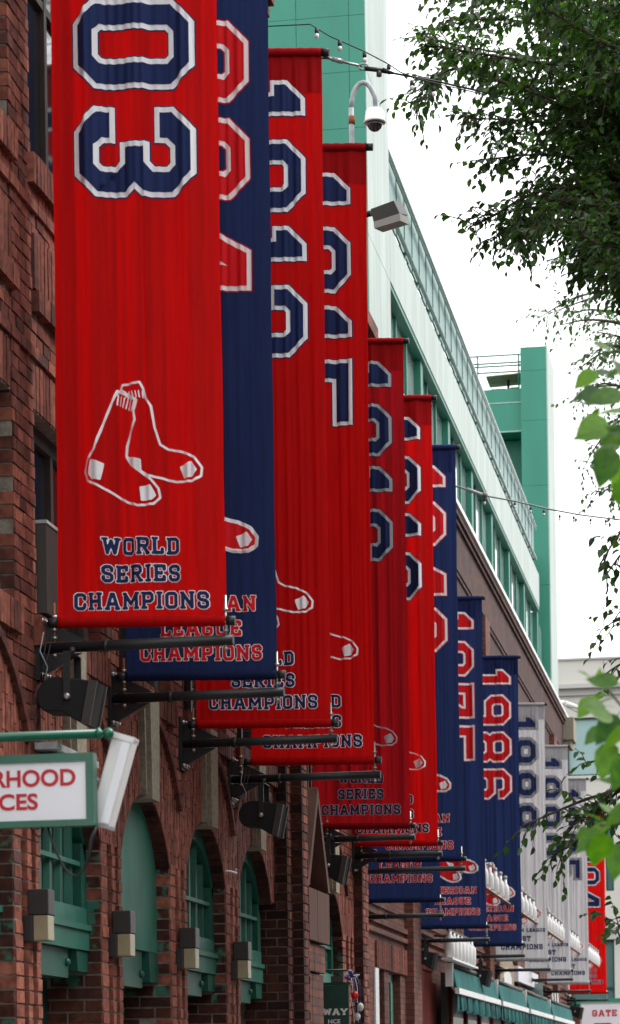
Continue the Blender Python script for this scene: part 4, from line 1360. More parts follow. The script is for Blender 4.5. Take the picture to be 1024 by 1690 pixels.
for px_ in (98, -190):
    h = on_y(px_, 1215, YS)
    b = MB()
    z = h.z - .02
    while z > ST_ + .004:
        b.tube([(h.x, YS, z), (h.x + .006, YS, z - .012), (h.x, YS, z - .024), (h.x - .006, YS, z - .012), (h.x, YS, z)], .0032, 'green_gloss', 5); z -= .02
    shift(b, L0).build('chain', SG)
LF = thing('strip_light', 'white tilted strip light fixture at the right end of the white sign', 'light fixture', tuple(on_y(172, 1368, YS)))
l0 = tuple(LF.location)
A, Bp, Cp, Dp = [on_y(x, y, YS + .06) for x, y in ((187, 1207), (222, 1217), (181, 1369), (146, 1359))]
b = MB(); dy = Vector((0, .09, 0))
b.hull8([tuple(q) for q in (Dp, Cp, Bp, A)] + [tuple(q + dy) for q in (Dp, Cp, Bp, A)], 'white_paint')
o = shift(b, l0).build('housing', LF); bv = o.modifiers.new('edge', 'BEVEL'); bv.width = .008; bv.segments = 3
for (p, q, r, s_) in ((A, Bp, .0, .06), (Dp, Cp, .965, 1.0)):
    b = MB(); off = Vector((0, -.006, 0)); n1 = A + (Dp - A) * r; n2 = Bp + (Cp - Bp) * r; n3 = Bp + (Cp - Bp) * s_; n4 = A + (Dp - A) * s_
    b.hull8([tuple(k + off) for k in (n4, n3, n2, n1)] + [tuple(k + dy * 1.05) for k in (n4, n3, n2, n1)], 'galvanised' if r else 'white_paint'); shift(b, l0).build('end_cap', LF)
b = MB()
lens = [A + (Bp - A) * .55 + (Dp - A) * .08, A + (Bp - A) * .92 + (Dp - A) * .08, A + (Bp - A) * .92 + (Dp - A) * .95, A + (Bp - A) * .55 + (Dp - A) * .95]
b.hull8([tuple(k + Vector((0, -.012, 0))) for k in (lens[3], lens[2], lens[1], lens[0])] + [tuple(k + Vector((0, -.003, 0))) for k in (lens[3], lens[2], lens[1], lens[0])], 'sign_white'); shift(b, l0).build('lens', LF)
b = MB(); b.tube([tuple(on_y(164, 1290, YS + .06)), tuple(on_y(150, 1280, YS + .06))], .012, 'galvanised', 8); shift(b, l0).build('mount_arm', LF)
cbp = [(158, 1364), (151, 1385), (148, 1405), (143, 1425), (136, 1439), (127, 1446), (117, 1443), (106, 1432), (95, 1410), (86, 1388), (80, 1366)]
b = MB(); b.tube([on_y(x, y, YS + .01) for x, y in cbp], [.010, .012, .008] + [.005] * 8, 'cable_black', 8)
q = tuple(on_y(127, 1446, YS))
tag(shift(b, q).build('power_cable', loc=q), 'black cable looping from the strip light to the underside of the sign', 'cable')
b = MB(); b.tube([on_y(x, y, YS + .01) for x, y in ((50, 1364), (56, 1375), (64, 1381), (70, 1378), (72, 1364))], .004, 'cable_black', 6)
q = tuple(on_y(64, 1381, YS))
tag(shift(b, q).build('power_cable', loc=q), 'short black cable loop under the white sign near the frame edge', 'cable')
# ------------------------------------------------------------------ far brick wing
XF = -5.05
FW_ = thing('brick_wing', 'long plain brown brick wing with a cornice, receding behind the farther banners', 'building', (XF, 54, 0))
FL = (XF, 54.0, 0)
b = MB()
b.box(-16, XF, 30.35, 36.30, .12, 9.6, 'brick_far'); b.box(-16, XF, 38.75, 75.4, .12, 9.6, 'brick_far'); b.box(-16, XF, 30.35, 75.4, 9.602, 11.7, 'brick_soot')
b.box(-16, XF, 37.02, 37.48, .12, 3.12, 'brick_far'); b.box(-16, XF, 36.302, 38.748, 3.122, 9.6, 'brick_far')
b.box(-16, XF - .30, 36.302, 37.018, .12, 3.12, 'frame_dark'); b.box(-16, XF - .30, 37.482, 38.748, .12, 3.12, 'frame_dark')
shift(b, FL).build('wall', FW_)
for z, o_ in ((10.52, .03), (10.60, .05), (11.44, .05), (11.53, .09), (4.62, .03), (4.30, .03), (3.98, .03), (3.74, .05), (3.60, .05)):
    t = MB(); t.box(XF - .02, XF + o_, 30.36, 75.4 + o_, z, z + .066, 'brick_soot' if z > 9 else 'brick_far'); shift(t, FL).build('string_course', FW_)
t = MB(); t.box(XF - .1, XF + .30, 74.6, 75.75, 11.0, 11.62, 'limestone'); t.box(XF - .1, XF + .22, 74.7, 75.65, 10.8, 10.998, 'limestone'); shift(t, FL).build('cornice_block', FW_)
t = MB(); t.box(XF - .6, XF + .10, 36.2, 75.9, 11.702, 11.785, 'white_paint'); shift(t, FL).build('flashing', FW_)
for y0, y1, zt in ((39.36, 40.3, 10.5), (45.2, 46.1, 10.5), (51.2, 52.1, 10.5), (57.3, 58.2, 10.5), (63.3, 64.2, 10.5), (69.4, 70.3, 10.5)):
    t = MB(); t.box(XF - .02, XF + .13, y0, y1, .12, zt, 'brick_far'); shift(t, FL).build('pilaster', FW_)
sb = MB(); y = 36.1
while y < 39.3:
    sb.box(XF - .05, XF + .035 + uni(-.004, .004), y, y + .064, 3.13, 3.5, 'brick_run', rnd()); y += .075
shift(sb, FL).build('brick_lintel', FW_, kind='stuff')
for y0, y1 in ((36.302, 37.018), (37.482, 38.748)):
    d = MB(); d.box(XF - .16, XF - .10, y0, y1, .12, 3.12, 'green_paint'); do = shift(d, FL).build('door', FW_)
    for q in (.18, .62):
        e = MB(); e.box(XF - .099, XF - .08, y0 + (y1 - y0) * q, y0 + (y1 - y0) * (q + .16), .3, 3.0, 'green_paint_pale'); shift(e, FL).build('door_panel', do)
t = MB(); t.box(XF + .005, XF + .03, 35.92, 36.26, .12, 3.12, 'white_paint'); shift(t, FL).build('door_post', FW_)
# floodlight, short bracket and boards on the wing
b = MB(); b.box(XF + .004, -4.97, 40.34, 42.0, .12, 3.28, 'red_board'); b.box(XF + .004, -4.98, 42.01, 42.66, .12, 3.12, 'red_board'); b.box(XF + .004, -4.95, 40.33, 42.03, 3.282, 3.34, 'red_board')
for z in (1.3, 2.3): b.box(-4.969, -4.96, 40.4, 41.95, z, z + .05, 'frame_dark')
tag(shift(b, (XF, 42.6, .12)).build('kiosk_board', loc=(XF, 42.6, .12)), 'dark red boarded kiosk against the far brick wall left of the awnings', 'kiosk')
b = MB(); q0 = (XF + .02, 33.3, 3.9)
b.hull8([(XF, 31.0, 4.0), (XF + .10, 31.0, 4.22), (XF + .10, 31.35, 4.22), (XF, 31.35, 4.0), (XF, 31.0, 4.05), (XF + .06, 31.0, 4.25), (XF + .06, 31.35, 4.25), (XF, 31.35, 4.05)], 'galvanised')
b.box(XF, XF + .11, 31.01, 31.34, 3.86, 3.95, 'frame_dark')
tag(shift(b, q0).build('wall_flap', loc=q0), 'small grey slanted metal flap on the brick wall beside the end pier', 'flap')

# ------------------------------------------------------------------ green steel storey on top
XG = -5.0
GS = thing('steel_storey', 'green steel upper storey with pale fascia band and slatted balustrade above the brick wing', 'grandstand', (XG, 52, 11.7))
SL_ = (XG, 52.0, 11.7)
b = MB(); b.box(-16, -5.215, 38.3, 69.4, 11.79, 13.10, 'green_steel_deep'); b.box(-16, -5.56, 38.3, 69.4, 13.18, 15.25, 'green_steel_deep'); shift(b, SL_).build('inner_wall', GS)
# near tower: green sheets on the side that faces down the street, pale sheets on the street side
b = MB(); b.box(-16, XG - .03, 36.10, 38.36, 11.79, 17.6, 'green_steel_deep'); shift(b, SL_).build('tower_core', GS)
zs_ = [11.8, 12.55, 13.3, 13.95, 14.60, 15.37, 16.14, 16.9, 17.6]
xs_ = [XG, -5.22, -5.95, -6.7, -7.6, -9.0]
for i in range(len(zs_) - 1):
    for j in range(len(xs_) - 1):
        b = MB(); b.box(xs_[j + 1] + .003, xs_[j] - (.003 if j else 0), 36.06, 36.098, zs_[i] + .0025, zs_[i + 1] - .0025, 'green_steel'); shift(b, SL_).build('green_panel', GS)
for z0, z1 in ((11.8, 13.15), (13.16, 15.4), (15.41, 17.6)):
    for y0, y1 in ((36.10, 36.62), (36.63, 38.36)):
        b = MB(); b.box(XG - .028, XG + .004, y0, y1, z0, z1, 'pale_metal'); shift(b, SL_).build('pale_panel', GS)
YB0, YB1 = 38.38, 65.95
n = 9
for i in range(n):
    y0, y1 = YB0 + (YB1 - YB0) * i / n, YB0 + (YB1 - YB0) * (i + 1) / n
    b = MB(); b.box(XG - .25, XG + .003, y0 + .004, y1 - .006, 13.18, 14.0, 'pale_metal'); shift(b, SL_).build('fascia_panel', GS)
b = MB(); b.box(-5.21, XG - .01, YB0, YB1 - .01, 13.105, 13.175, 'green_steel_deep'); shift(b, SL_).build('soffit', GS)
# window band under the fascia
y = 38.5; i = 0
while y < 68.6:
    w2 = 1.15
    thick = (i % 3 == 0)
    b = MB(); b.box(-5.21, -5.06 if thick else -5.13, y, y + (.30 if thick else .09), 11.79, 13.10, 'green_steel_deep'); shift(b, SL_).build('mullion', GS)
    y += .30 if thick else .09
    b = MB(); b.box(-5.19, -5.17, y + .004, y + w2 - .004, 11.80, 13.095, 'glass_bright'); shift(b, SL_).build('pane', GS)
    y += w2; i += 1
# slatted balustrade, its rails and brackets
y = YB0 + .02; i = 0
while y < YB1 - .05:
    b = MB(); b.box(-5.16 - (.012 if i % 2 else 0), -5.13 - (.012 if i % 2 else 0), y, y + .462, 14.42, 15.40, 'green_slat'); shift(b, SL_).build('balustrade_slat', GS)
    y += .47; i += 1
for x, z, r_ in ((-5.07, 14.40, .035), (-5.06, 15.12, .016), (-5.06, 15.20, .022), (-5.13, 15.42, .020)):
    b = MB(); b.tube([(x, YB0 + .01, z), (x, YB1, z)], r_, 'rail_metal', 8); shift(b, SL_).build('rail', GS)
y = 39.4
while y < YB1:
    b = MB(); b.prism_y([(-5.50, 14.01), (-5.15, 14.01), (-5.09, 14.37), (-5.17, 14.40), (-5.50, 14.40)], y, y + .10, 'green_steel_deep'); b.tube([(-5.11, y - .01, 14.2), (-5.11, y + .11, 14.2)], .03, 'rail_metal', 6); shift(b, SL_).build('rail_bracket', GS)
    y += 1.55
# far tower: tall fin with a stair block beside it
FT = thing('steel_tower', 'tall green steel stair tower with pale street side at the far end of the roof', 'tower', (XG, 71, 11.8))
TL = (XG, 71.0, 11.8)
zz = [11.8, 14.4, 17.0, 18.7, 20.0, 20.62]
for i in range(5):
    b = MB(); b.box(-5.67, XG - .002, 69.5, 71.9, zz[i] + .003, zz[i + 1] - .003, 'green_steel'); shift(b, TL).build('green_panel', FT)
    b = MB(); b.box(XG, XG + .03, 69.5, 71.95, zz[i] + .003, zz[i + 1] - .003, 'pale_metal'); shift(b, TL).build('pale_panel', FT)
b = MB(); b.box(-9, -5.68, 70.6, 74, 11.8, 18.46, 'green_steel_deep'); shift(b, TL).build('stair_recess', FT)
for z0, z1, y0 in ((18.49, 19.24, 69.8), (19.27, 19.66, 69.9)):
    b = MB(); b.box(-9, -5.68, y0, 74, z0, z1, 'green_steel'); b.box(-9, -5.68, y0 - .04, y0 - .001, z0, z0 + .03, 'rail_metal'); shift(b, TL).build('landing', FT)
b = MB(); b.box(-9, -5.68, 71.4, 74, 19.664, 19.92, 'green_steel'); shift(b, TL).build('upper_wall', FT)
for z in (20.12, 20.28, 20.36, 20.56):
    b = MB(); b.tube([(-7.2, 69.95, z), (-5.68, 69.95, z)], .022, 'green_steel_deep', 6); shift(b, TL).build('rail', FT)
for x in (-6.83, -5.75):
    b = MB(); b.tube([(x, 69.95, 19.66), (x, 69.95, 20.57)], .024, 'green_steel_deep', 6); shift(b, TL).build('rail_post', FT)
US = thing('parasol', 'flat tan parasol on the landing of the green stair tower', 'parasol', (-6.12, 71.0, 19.67))
b = MB(); b.hull8([(-.55, -.6, .48), (.55, -.6, .52), (.55, .6, .52), (-.55, .6, .48), (-.42, -.3, .58), (.45, -.3, .62), (.45, .3, .62), (-.42, .3, .58)], 'tan_canvas'); b.build('canopy', US)
b = MB(); b.tube([(0, 0, 0), (0, 0, .56)], .035, 'frame_dark', 8); b.build('pole', US)
b = MB(); b.box(-.45, -.06, -.2, .2, 0, .24, 'green_dark'); b.box(.06, .3, -.2, .2, 0, .26, 'green_dark'); b.build('planter', US)

# ------------------------------------------------------------------ cream building across the end of the street
CB = thing('cream_building', 'cream panelled building with pale teal windows closing the far end of the street', 'building', (-3, 100, 0))
CL = (-3.0, 100.0, 0)
b = MB()
for x0, x1, z0, z1 in ((-14, 8, 15.0, 16.0), (-14, -6.6, 12.83, 15.0), (-5.04, -4.4, 12.83, 15.0), (-2.9, -2.2, 12.83, 15.0), (-.7, 8, 12.83, 15.0), (-14, 8, 11.06, 12.83), (-14, -6.6, 8.5, 11.06), (-6.0, -5.24, 8.5, 11.06), (-4.95, -4.4, 8.5, 11.06), (-2.9, -2.2, 8.5, 11.06), (-.7, 8, 8.5, 11.06), (-14, 8, 7.06, 8.5), (-14, -6.6, 0, 6.68), (-4.97, -4.4, 0, 6.68), (-2.9, -2.2, 0, 6.68), (-.7, 8, 0, 6.68)):
    b.box(x0 + .002, x1 - .002, 100, 112, z0, z1, 'cream_panel')
shift(b, CL).build('wall', CB)
x = -14
while x < 7.9:
    b = MB(); b.box(x + .008, x + 2.19, 99.80, 111.9, 16.22, 17.12, 'cream_panel'); shift(b, CL).build('parapet_panel', CB); x += 2.2
for x0, x1, y, z0, z1, mn in ((-14, 8, 99.72, 17.125, 17.2, 'cream_shade'), (-14, 8, 99.6, 16.06, 16.215, 'cream_shade'), (-14, 8, 99.85, 15.82, 16.055, 'cream_shade'), (-14, 8, 99.9, 6.69, 7.05, 'cream_shade'), (-14, 8, 99.93, 12.70, 12.82, 'cream_panel')):
    b = MB(); b.box(x0, x1, y, 100.4, z0, z1, mn); shift(b, CL).build('cornice', CB)
for x0, x1, z0, z1, mn in ((-6.6, -5.04, 12.83, 15.0, 'glass_teal'), (-4.4, -2.9, 12.83, 15.0, 'glass_teal'), (-2.2, -.7, 12.83, 15.0, 'glass_teal'), (-6.6, -6.0, 8.5, 11.06, 'glass_teal_deep'), (-5.24, -4.95, 8.5, 11.06, 'glass_teal_deep'), (-4.4, -2.9, 8.5, 11.06, 'glass_teal_deep'), (-2.2, -.7, 8.5, 11.06, 'glass_teal_deep'),
                           (-6.6, -4.97, 2.6, 6.68, 'glass_teal_deep'), (-4.4, -2.9, 2.6, 6.68, 'glass_teal_deep'), (-2.2, -.7, 2.6, 6.68, 'glass_teal_deep')):
    f = MB()
    for a in (x0, x1 - .05): f.box(a, a + .05, 100.06, 100.14, z0, z1, 'green_dark')
    f.box(x0 + .05, x1 - .05, 100.06, 100.14, z0, z0 + .05, 'green_dark'); f.box(x0 + .05, x1 - .05, 100.06, 100.14, z1 - .06, z1, 'green_dark')
    if mn == 'glass_teal_deep': f.box(x0 + .05, x1 - .05, 100.06, 100.14, z0 + (z1 - z0) * .55, z0 + (z1 - z0) * .55 + .08, 'green_dark')
    fo = shift(f, CL).build('window', CB)
    p = MB(); p.box(x0 + .01, x1 - .01, 100.15, 100.19, z0 + .01, z1 - .01, mn); shift(p, CL).build('pane', fo)
# gate with sign under it
GT = thing('street_gate', 'green painted gate beam on brick piers at the end of the street', 'gate', (-4.5, 84, 0))
GL2 = (-4.5, 84.0, 0)
for x0, x1 in ((-6.2, -5.15), (1.6, 2.4)):
    b = MB(); b.box(x0, x1, 83.7, 84.3, .12, 3.55, 'brick_far'); b.box(x0 - .06, x1 + .06, 83.64, 84.36, 3.552, 3.7, 'limestone'); shift(b, GL2).build('brick_pier', GT)
b = MB(); b.box(-6.3, 2.5, 83.75, 84.25, 3.86, 4.02, 'green_steel'); b.box(-6.2, 2.4, 83.85, 84.15, 3.704, 3.858, 'green_steel_deep'); shift(b, GL2).build('beam', GT)
for i in range(14):
    b = MB(); x = -5.0 + i * .46; b.tube([(x, 84, .12), (x, 84, 3.70)], .02, 'green_steel_deep', 6); shift(b, GL2).build('gate_bar', GT)
GB_ = thing('gate_sign', 'light grey board with red GATE D lettering at the lower right', 'sign', (-4.4, 82, 0))
gl = (-4.4, 82.0, 0)
b = MB(); b.box(-5.10, -3.70, 81.97, 82.03, 2.30, 3.80, 'sign_white'); shift(b, gl).build('sign_board', GB_)
f = MB(); f.box(-5.13, -3.67, 81.96, 82.04, 3.803, 3.84, 'cream_shade'); f.box(-5.14, -5.103, 81.96, 82.04, 2.30, 3.80, 'cream_shade'); f.box(-3.697, -3.66, 81.96, 82.04, 2.30, 3.80, 'cream_shade'); shift(f, gl).build('sign_frame', GB_)
t = MB()
def slab_line(mb, txt, xc, y, zc, hh, mname, wide=1.0, gap=.13, grow=.01):
    tw = (sum(LET[c][0] for c in txt) + gap * (len(txt) - 1)) * hh * wide
    x = xc - tw / 2
    for c in txt:
        V, Fc = letter(c, grow); b_ = mb.verts([(x + p[0] * hh * wide, y, zc - hh / 2 + p[1] * hh) for p in V])
        for q in Fc: mb.face([b_ + i for i in q], mname)
        x += (LET[c][0] + gap) * hh * wide
slab_line(t, 'GATE', -4.40, 81.965, 3.52, .20, 'letter_red', 1.05)
slab_line(t, 'D', -4.40, 81.965, 2.85, .72, 'letter_red', 1.2)
shift(t, gl).build('lettering', GB_)
for x in (-5.0, -3.8):
    b = MB(); b.tube([(x, 82.06, 0), (x, 82.06, 3.7)], .03, 'galvanised', 8); shift(b, gl).build('post', GB_)

# ------------------------------------------------------------------ awnings
XS = -4.75
SH = thing('shop_building', 'dark shop front built out from the far brick wall under the teal awnings', 'shop', (XS, 57, .12))
sl = (XS, 57.0, .12)
b = MB(); b.box(XF + .14, XS - .05, 42.7, 71, .12, 3.30, 'frame_dark'); shift(b, sl).build('body', SH)
y = 42.8
while y < 70:
    b = MB(); b.box(XS - .05, XS, y, y + .22, .12, 3.2, 'red_board'); shift(b, sl).build('post', SH)
    b = MB(); b.box(XS - .045, XS - .03, y + .25, y + 2.2, .5, 2.6, 'glass_dark'); shift(b, sl).build('pane', SH)
    y += 2.3
b = MB(); b.box(XS - .05, XS + .03, 42.7, 71, 3.205, 3.30, 'red_board'); shift(b, sl).build('fascia', SH)
AWL = ['nearest teal awning with white front bar, left of the other awnings', 'second teal awning, after the nearest one', 'third teal awning, between the second and the last', 'farthest teal awning, next to the gate sign']
for k, (y0, y1) in enumerate(((42.0, 49.1), (49.6, 55.4), (56.0, 62.3), (62.8, 70.0))):
    A_ = thing('awning', AWL[k], 'awning', (XS, y0, 2.9), 'teal awnings along the far brick wall')
    al = (XS, y0, 2.9)
    b = MB(); ns = 26
    for i in range(ns):
        a, c = y0 + (y1 - y0) * i / ns, y0 + (y1 - y0) * (i + 1) / ns
        mn = 'awning_stripe' if i % 2 else 'awning_teal'
        b.hull8([(XS + .04, a, 3.32), (-4.575, a, 3.03), (-4.575, c, 3.03), (XS + .04, c, 3.32), (XS + .12, a, 3.335), (-4.575, a, 3.045), (-4.575, c, 3.045), (XS + .12, c, 3.335)], 'awning_teal')
    shift(b, al).build('canopy', A_)
    b = MB()
    for i in range(ns):
        a, c = y0 + .05 + (y1 - y0 - .1) * i / ns, y0 + .05 + (y1 - y0 - .1) * (i + 1) / ns
        mn = 'awning_stripe' if i % 2 else 'awning_teal'
        w_ = .02 * math.sin(i * 1.7)
        b.quad([(-4.57 + w_, a, 2.93), (-4.57 - w_, c, 2.93), (-4.565 - w_ * 2, c, 2.68 + .03 * (i % 2)), (-4.565 + w_ * 2, a, 2.66)], mn)
    shift(b, al).build('valance', A_)
    b = MB(); b.box(-4.60, -4.535, y0, y1, 2.935, 3.025, 'white_paint'); shift(b, al).build('front_bar', A_)
    for y in (y0 + .15, y1 - .2):
        b = MB(); b.tube([(XS + .05, y, 3.2), (-4.66, y - .0, 3.06), (-4.58, y, 2.96)], .03, 'white_paint', 6); shift(b, al).build('arm', A_)
    b = MB(); b.box(XS + .002, XS + .12, y0 - .06, y0 + .06, 3.05, 3.42, 'white_paint'); shift(b, al).build('end_bracket', A_)
    b = MB(); b.tube([(XS + .05, y0 + .065, 3.40), (XS + .05, y1, 3.40)], .05, 'frame_dark', 8); shift(b, al).build('roller_case', A_)

# row of white lamps on the long rail outside the far banners
RL = MB(); RL.box(-4.14, -4.08, 40.75, 73.9, 4.595, 4.612, 'rust'); RL.box(-4.135, -4.085, 40.75, 73.9, 4.613, 4.624, 'white_paint')
for y in (43.4, 49.4, 55.9, 62.6, 69.8): RL.tube([(XF + .01, y, 4.57), (-4.12, y, 4.57)], .018, 'frame_dark', 6)
q = (-4.11, 40.8, 4.6)
tag(shift(RL, q).build('lamp_rail', loc=q), 'long thin rail carrying the white bottle lamps past the far banners', 'rail')
LP = None
seg = [(40.49, 46.4, 'tenth'), (46.4, 52.32, 'eleventh'), (52.32, 59.62, 'twelfth'), (59.62, 65.53, 'thirteenth'), (65.53, 74.1, 'last')]
for a, c, yr in seg:
    y = a + .55; ki = 0
    while y < c - .25:
        lb = f'{ORD[ki]} white bottle lamp of the row standing before the {yr} banner from the near end'; ki += 1
        if LP is None:
            LP = thing('row_lamp', lb, 'lamp', (-4.11, y, 4.625), 'white bottle lamps on the long rail')
            m_ = MB(); m_.lathe((0, 0, 0), [(.055, 0), (.066, .02), (.066, .20), (.055, .25), (.030, .29), (.027, .37)], 'white_paint', 12); m_.build('body', LP)
            m_ = MB(); m_.lathe((0, 0, .371), [(.033, 0), (.038, .02), (.033, .05), (.014, .06)], 'galvanised', 10); m_.build('lamp_cap', LP)
        else: copy_tree(LP, (-4.11, y, 4.625), lb)
        y += .92
# things against the far wall under the banners
RB = thing('ribbed_lantern', 'white ribbed box lantern hanging under the 1975 banner', 'lantern', (-4.62, 43.0, 3.47))
for k in range(7):
    b = MB(); y = -1.9 + k * .54; b.lathe((0, y + .36, 0), [(.06, 0), (.085, .03), (.085, .30), (.04, .36), (.035, .42)], 'white_paint', 10); b.build('lantern_body', RB)
b = MB(); b.box(-.09, .09, -1.95, 1.95, -.03, -.002, 'white_paint'); b.build('base_tray', RB)
b = MB(); b.tube([(-.42, 0, .44), (0, 0, .44)], .02, 'frame_dark', 6); b.box(-.02, .02, -1.8, 1.8, .42, .46, 'frame_dark'); b.build('arm', RB)
NS = thing('niche_board', 'tan arched board with a white sheet hung on the far wall above the second awning', 'board', (XF + .14, 54.0, 3.0))
b = MB(); prof = [(-1.5, .0), (1.5, -.25), (1.6, .9), (1.2, 1.0)] + [(1.2 - .24 * k, 1.0 + .06 * math.sin(k * .31)) for k in range(1, 10)] + [(-1.6, .95)]
b.prism_x(prof, 0, .06, 'tan_canvas'); b.build('board', NS)
b = MB(); b.prism_x([(-.9, -.05), (.8, -.12), (.8, .62), (.35, .78), (-.3, .80), (-.9, .60)], .062, .08, 'white_paint'); b.build('sheet', NS)
b = MB(); b.box(XF + .14, XF + .24, 56.2, 61.5, 3.62, 3.95, 'sign_white'); b.box(XF + .135, XF + .27, 56.2, 61.5, 3.2, 3.50, 'frame_dark')
q = (XF + .14, 58, 3.2); tag(shift(b, q).build('shop_sign', loc=q), 'long white and black shop fascia sign on the far wall behind the grey banners', 'sign')
b = MB(); b.box(XF + .01, XF + .42, 60.4, 60.46, 3.15, 3.72, 'glass_teal'); b.tube([(XF + .005, 60.43, 3.75), (XF + .44, 60.43, 3.75)], .015, 'frame_dark', 6)
q = (XF, 60.43, 3.15); tag(shift(b, q).build('blade_sign', loc=q), 'small pale green blade sign sticking out of the wall between grey banners', 'sign')
for k in range(3):
    b = MB(); y = 66.6 + k * .9
    b.hull8([(XF + .20, y, 2.9 - k * .12), (XF + .22, y, 2.9 - k * .12), (XF + .22, y + .35, 2.95 - k * .1), (XF + .20, y + .35, 2.95 - k * .1), (XF + .16, y, 3.75), (XF + .18, y, 3.75), (XF + .18, y + .35, 3.75), (XF + .16, y + .35, 3.75)], 'white_paint')
    b.tube([(XF, y + .17, 3.77), (XF + .2, y + .17, 3.77)], .012, 'frame_dark', 5)
    q = (XF + .16, y, 3.0); tag(shift(b, q).build('pennant', loc=q), ['white pennant strip hung by the wall below the 1990 banner', 'middle white pennant strip of three by the far wall', 'last white pennant strip, closest to the loudspeaker'][k], 'pennant', 'white pennants on the far wall')

# green sign with cut words, and the ribbon ornament beside it
q = (-3.90, 26.0, 1.2)
ES = thing('entrance_sign', 'dark green sign with white WAY and NCE lettering beside the gabled portal', 'sign', q)
b = MB(); b.box(-4.29, -3.90, 25.97, 26.03, 1.2, 2.53, 'green_dark'); shift(b, q).build('sign_board', ES)
b = MB(); b.box(-4.30, -3.88, 25.965, 26.035, 2.533, 2.56, 'green_dark'); b.box(-4.07, -3.95, 25.95, 26.05, 2.562, 2.62, 'frame_dark'); shift(b, q).build('cap', ES)
t = MB()
slab_line(t, 'WAY', -4.035, 25.964, on_y(560, 1670, 26).z, .062, 'white_paint', 1.35, .06, .02)
shift(t, q).build('lettering', ES)
t = MB(); v, f = bfont('NCE', .055, bold=.0012, sx=1.15); mxx = max(p[0] for p in v); zb_ = on_y(552, 1689, 26).z
b_ = t.verts([(p[0] - mxx - 3.985, 25.964 + p[1] * .3, zb_ + p[2]) for p in v])
for k in f: t.face([b_ + i for i in k], 'sign_white')
shift(t, q).build('lettering', ES)
b = MB(); b.tube([(XM, 26.0, 2.68), (-3.92, 26.0, 2.68)], .012, 'black_steel', 6)
for zc, rr in ((2.80, .05), (2.72, .035)):
    b.tube([(-4.17 + rr * math.cos(a * .63), 26.0, zc + rr * math.sin(a * .63)) for a in range(11)], .005, 'black_steel', 5)
b.tube([(-3.89 + .11 * math.cos(a * .45 - 1.6), 26.05, 2.47 + .16 * math.sin(a * .45 - 1.6)) for a in range(8)], .006, 'black_steel', 5)
shift(b, q).build('scroll_bracket', ES)
OR = thing('ribbon_ornament', 'hanging ornament of blue ribbons with a red ball beside the green sign', 'ornament', tuple(on_y(590, 1640, 26.1)))
ol = tuple(OR.location)
for k in range(10):
    b = MB(); c0 = on_y(572 + rnd() * 20, 1605 + rnd() * 12, 26.1 + uni(-.05, .05)); dx, dz = uni(-.05, .05), uni(-.04, .04)
    b.hull8([tuple(c0 + Vector(d)) for d in ((-.02, 0, -.012), (.02, 0, -.012), (.02, .004, .0), (-.02, .004, .0), (-.02 + dx, 0, .012 + dz), (.02 + dx, 0, .012 + dz), (.02 + dx, .004, .02 + dz), (-.02 + dx, .004, .02 + dz))], 'flag_blue' if k % 2 else 'white_paint'); shift(b, ol).build('ribbon', OR)
for k in range(4):
    b = MB(); b.tube([on_y(580 + k * 3, 1612, 26.1), on_y(582 + k * 4, 1630, 26.08), on_y(580 + k * 5, 1650, 26.1), on_y(586 + k * 3, 1688, 26.1)], .004, 'flag_blue' if k % 2 else 'white_paint', 5); shift(b, ol).build('ribbon', OR)
for (x, y), r_, mn in (((586, 1643), .036, 'balloon_red'), ((595, 1662), .034, 'cream_panel'), ((590, 1678), .032, 'cream_panel')):
    b = MB(); b.sphere(tuple(on_y(x, y, 26.05)), r_, mn, 8, 1.25); shift(b, ol).build('ball', OR)
# white wire hook on the third pier
b = MB(); b.tube([on_x(373, 1437, XW + .02), on_x(382, 1438, XW + .05), on_x(391, 1441, XW + .06), on_x(390, 1434, XW + .06)], .008, 'white_paint', 6)
q = tuple(on_x(382, 1438, XW + .03)); tag(shift(b, q).build('wire_hook', loc=q), 'small white bent wire hook on the pier after the third arch', 'hook')
# drain pipe and junction boxes behind the hanging sign
q = (XW, 16.05, 3.4)
b = MB(); b.box(XW + .01, XW + .10, 15.55, 15.95, 3.30, 3.58, 'galvanised'); b.box(XW + .005, XW + .14, 15.45, 16.5, 3.60, 3.64, 'galvanised'); b.box(XW + .01, XW + .08, 16.5, 16.62, 3.50, 3.58, 'white_paint')
tag(shift(b, q).build('junction_box', loc=q), 'grey metal junction box on the bricks behind the green sign pole', 'box')
# ------------------------------------------------------------------ camera dome, floodlight, cables with bulbs
DC = thing('dome_camera', 'white dome camera hanging from a bent grey pole above the banners', 'camera', tuple(at(582, 330, 26.5)))
dl = tuple(DC.location)
b = MB(); pl = [at(582, 420, 26.5), at(582, 300, 26.5), at(581, 240, 26.5), at(580, 178, 26.5)]
b.tube(pl, .026, 'galvanised', 10)
arc = [at(580 + 20 * (1 - math.cos(a * math.pi / 10)), 178 - 42 * math.sin(a * math.pi / 10), 26.5) for a in range(9)] + [at(619, 160, 26.5), at(620, 178, 26.5)]
b.tube(arc, .024, 'galvanised', 10); b.tube([at(581, 205, 26.5), at(581, 192, 26.5)], .032, 'rust', 10)
b.tube([at(582, 420, 26.5), at(560, 424, 26.5), Vector((XM, at(582, 420, 26.5).y + .3, at(582, 424, 26.5).z))], .026, 'galvanised', 8)
shift(b, dl).build('pole', DC)
c0 = at(619, 203, 26.5)
b = MB(); b.lathe(tuple(c0), [(.108, 0), (.112, .012), (.102, .025), (.092, .11), (.075, .135), (.03, .145)], 'white_paint', 20); shift(b, dl).build('housing', DC)
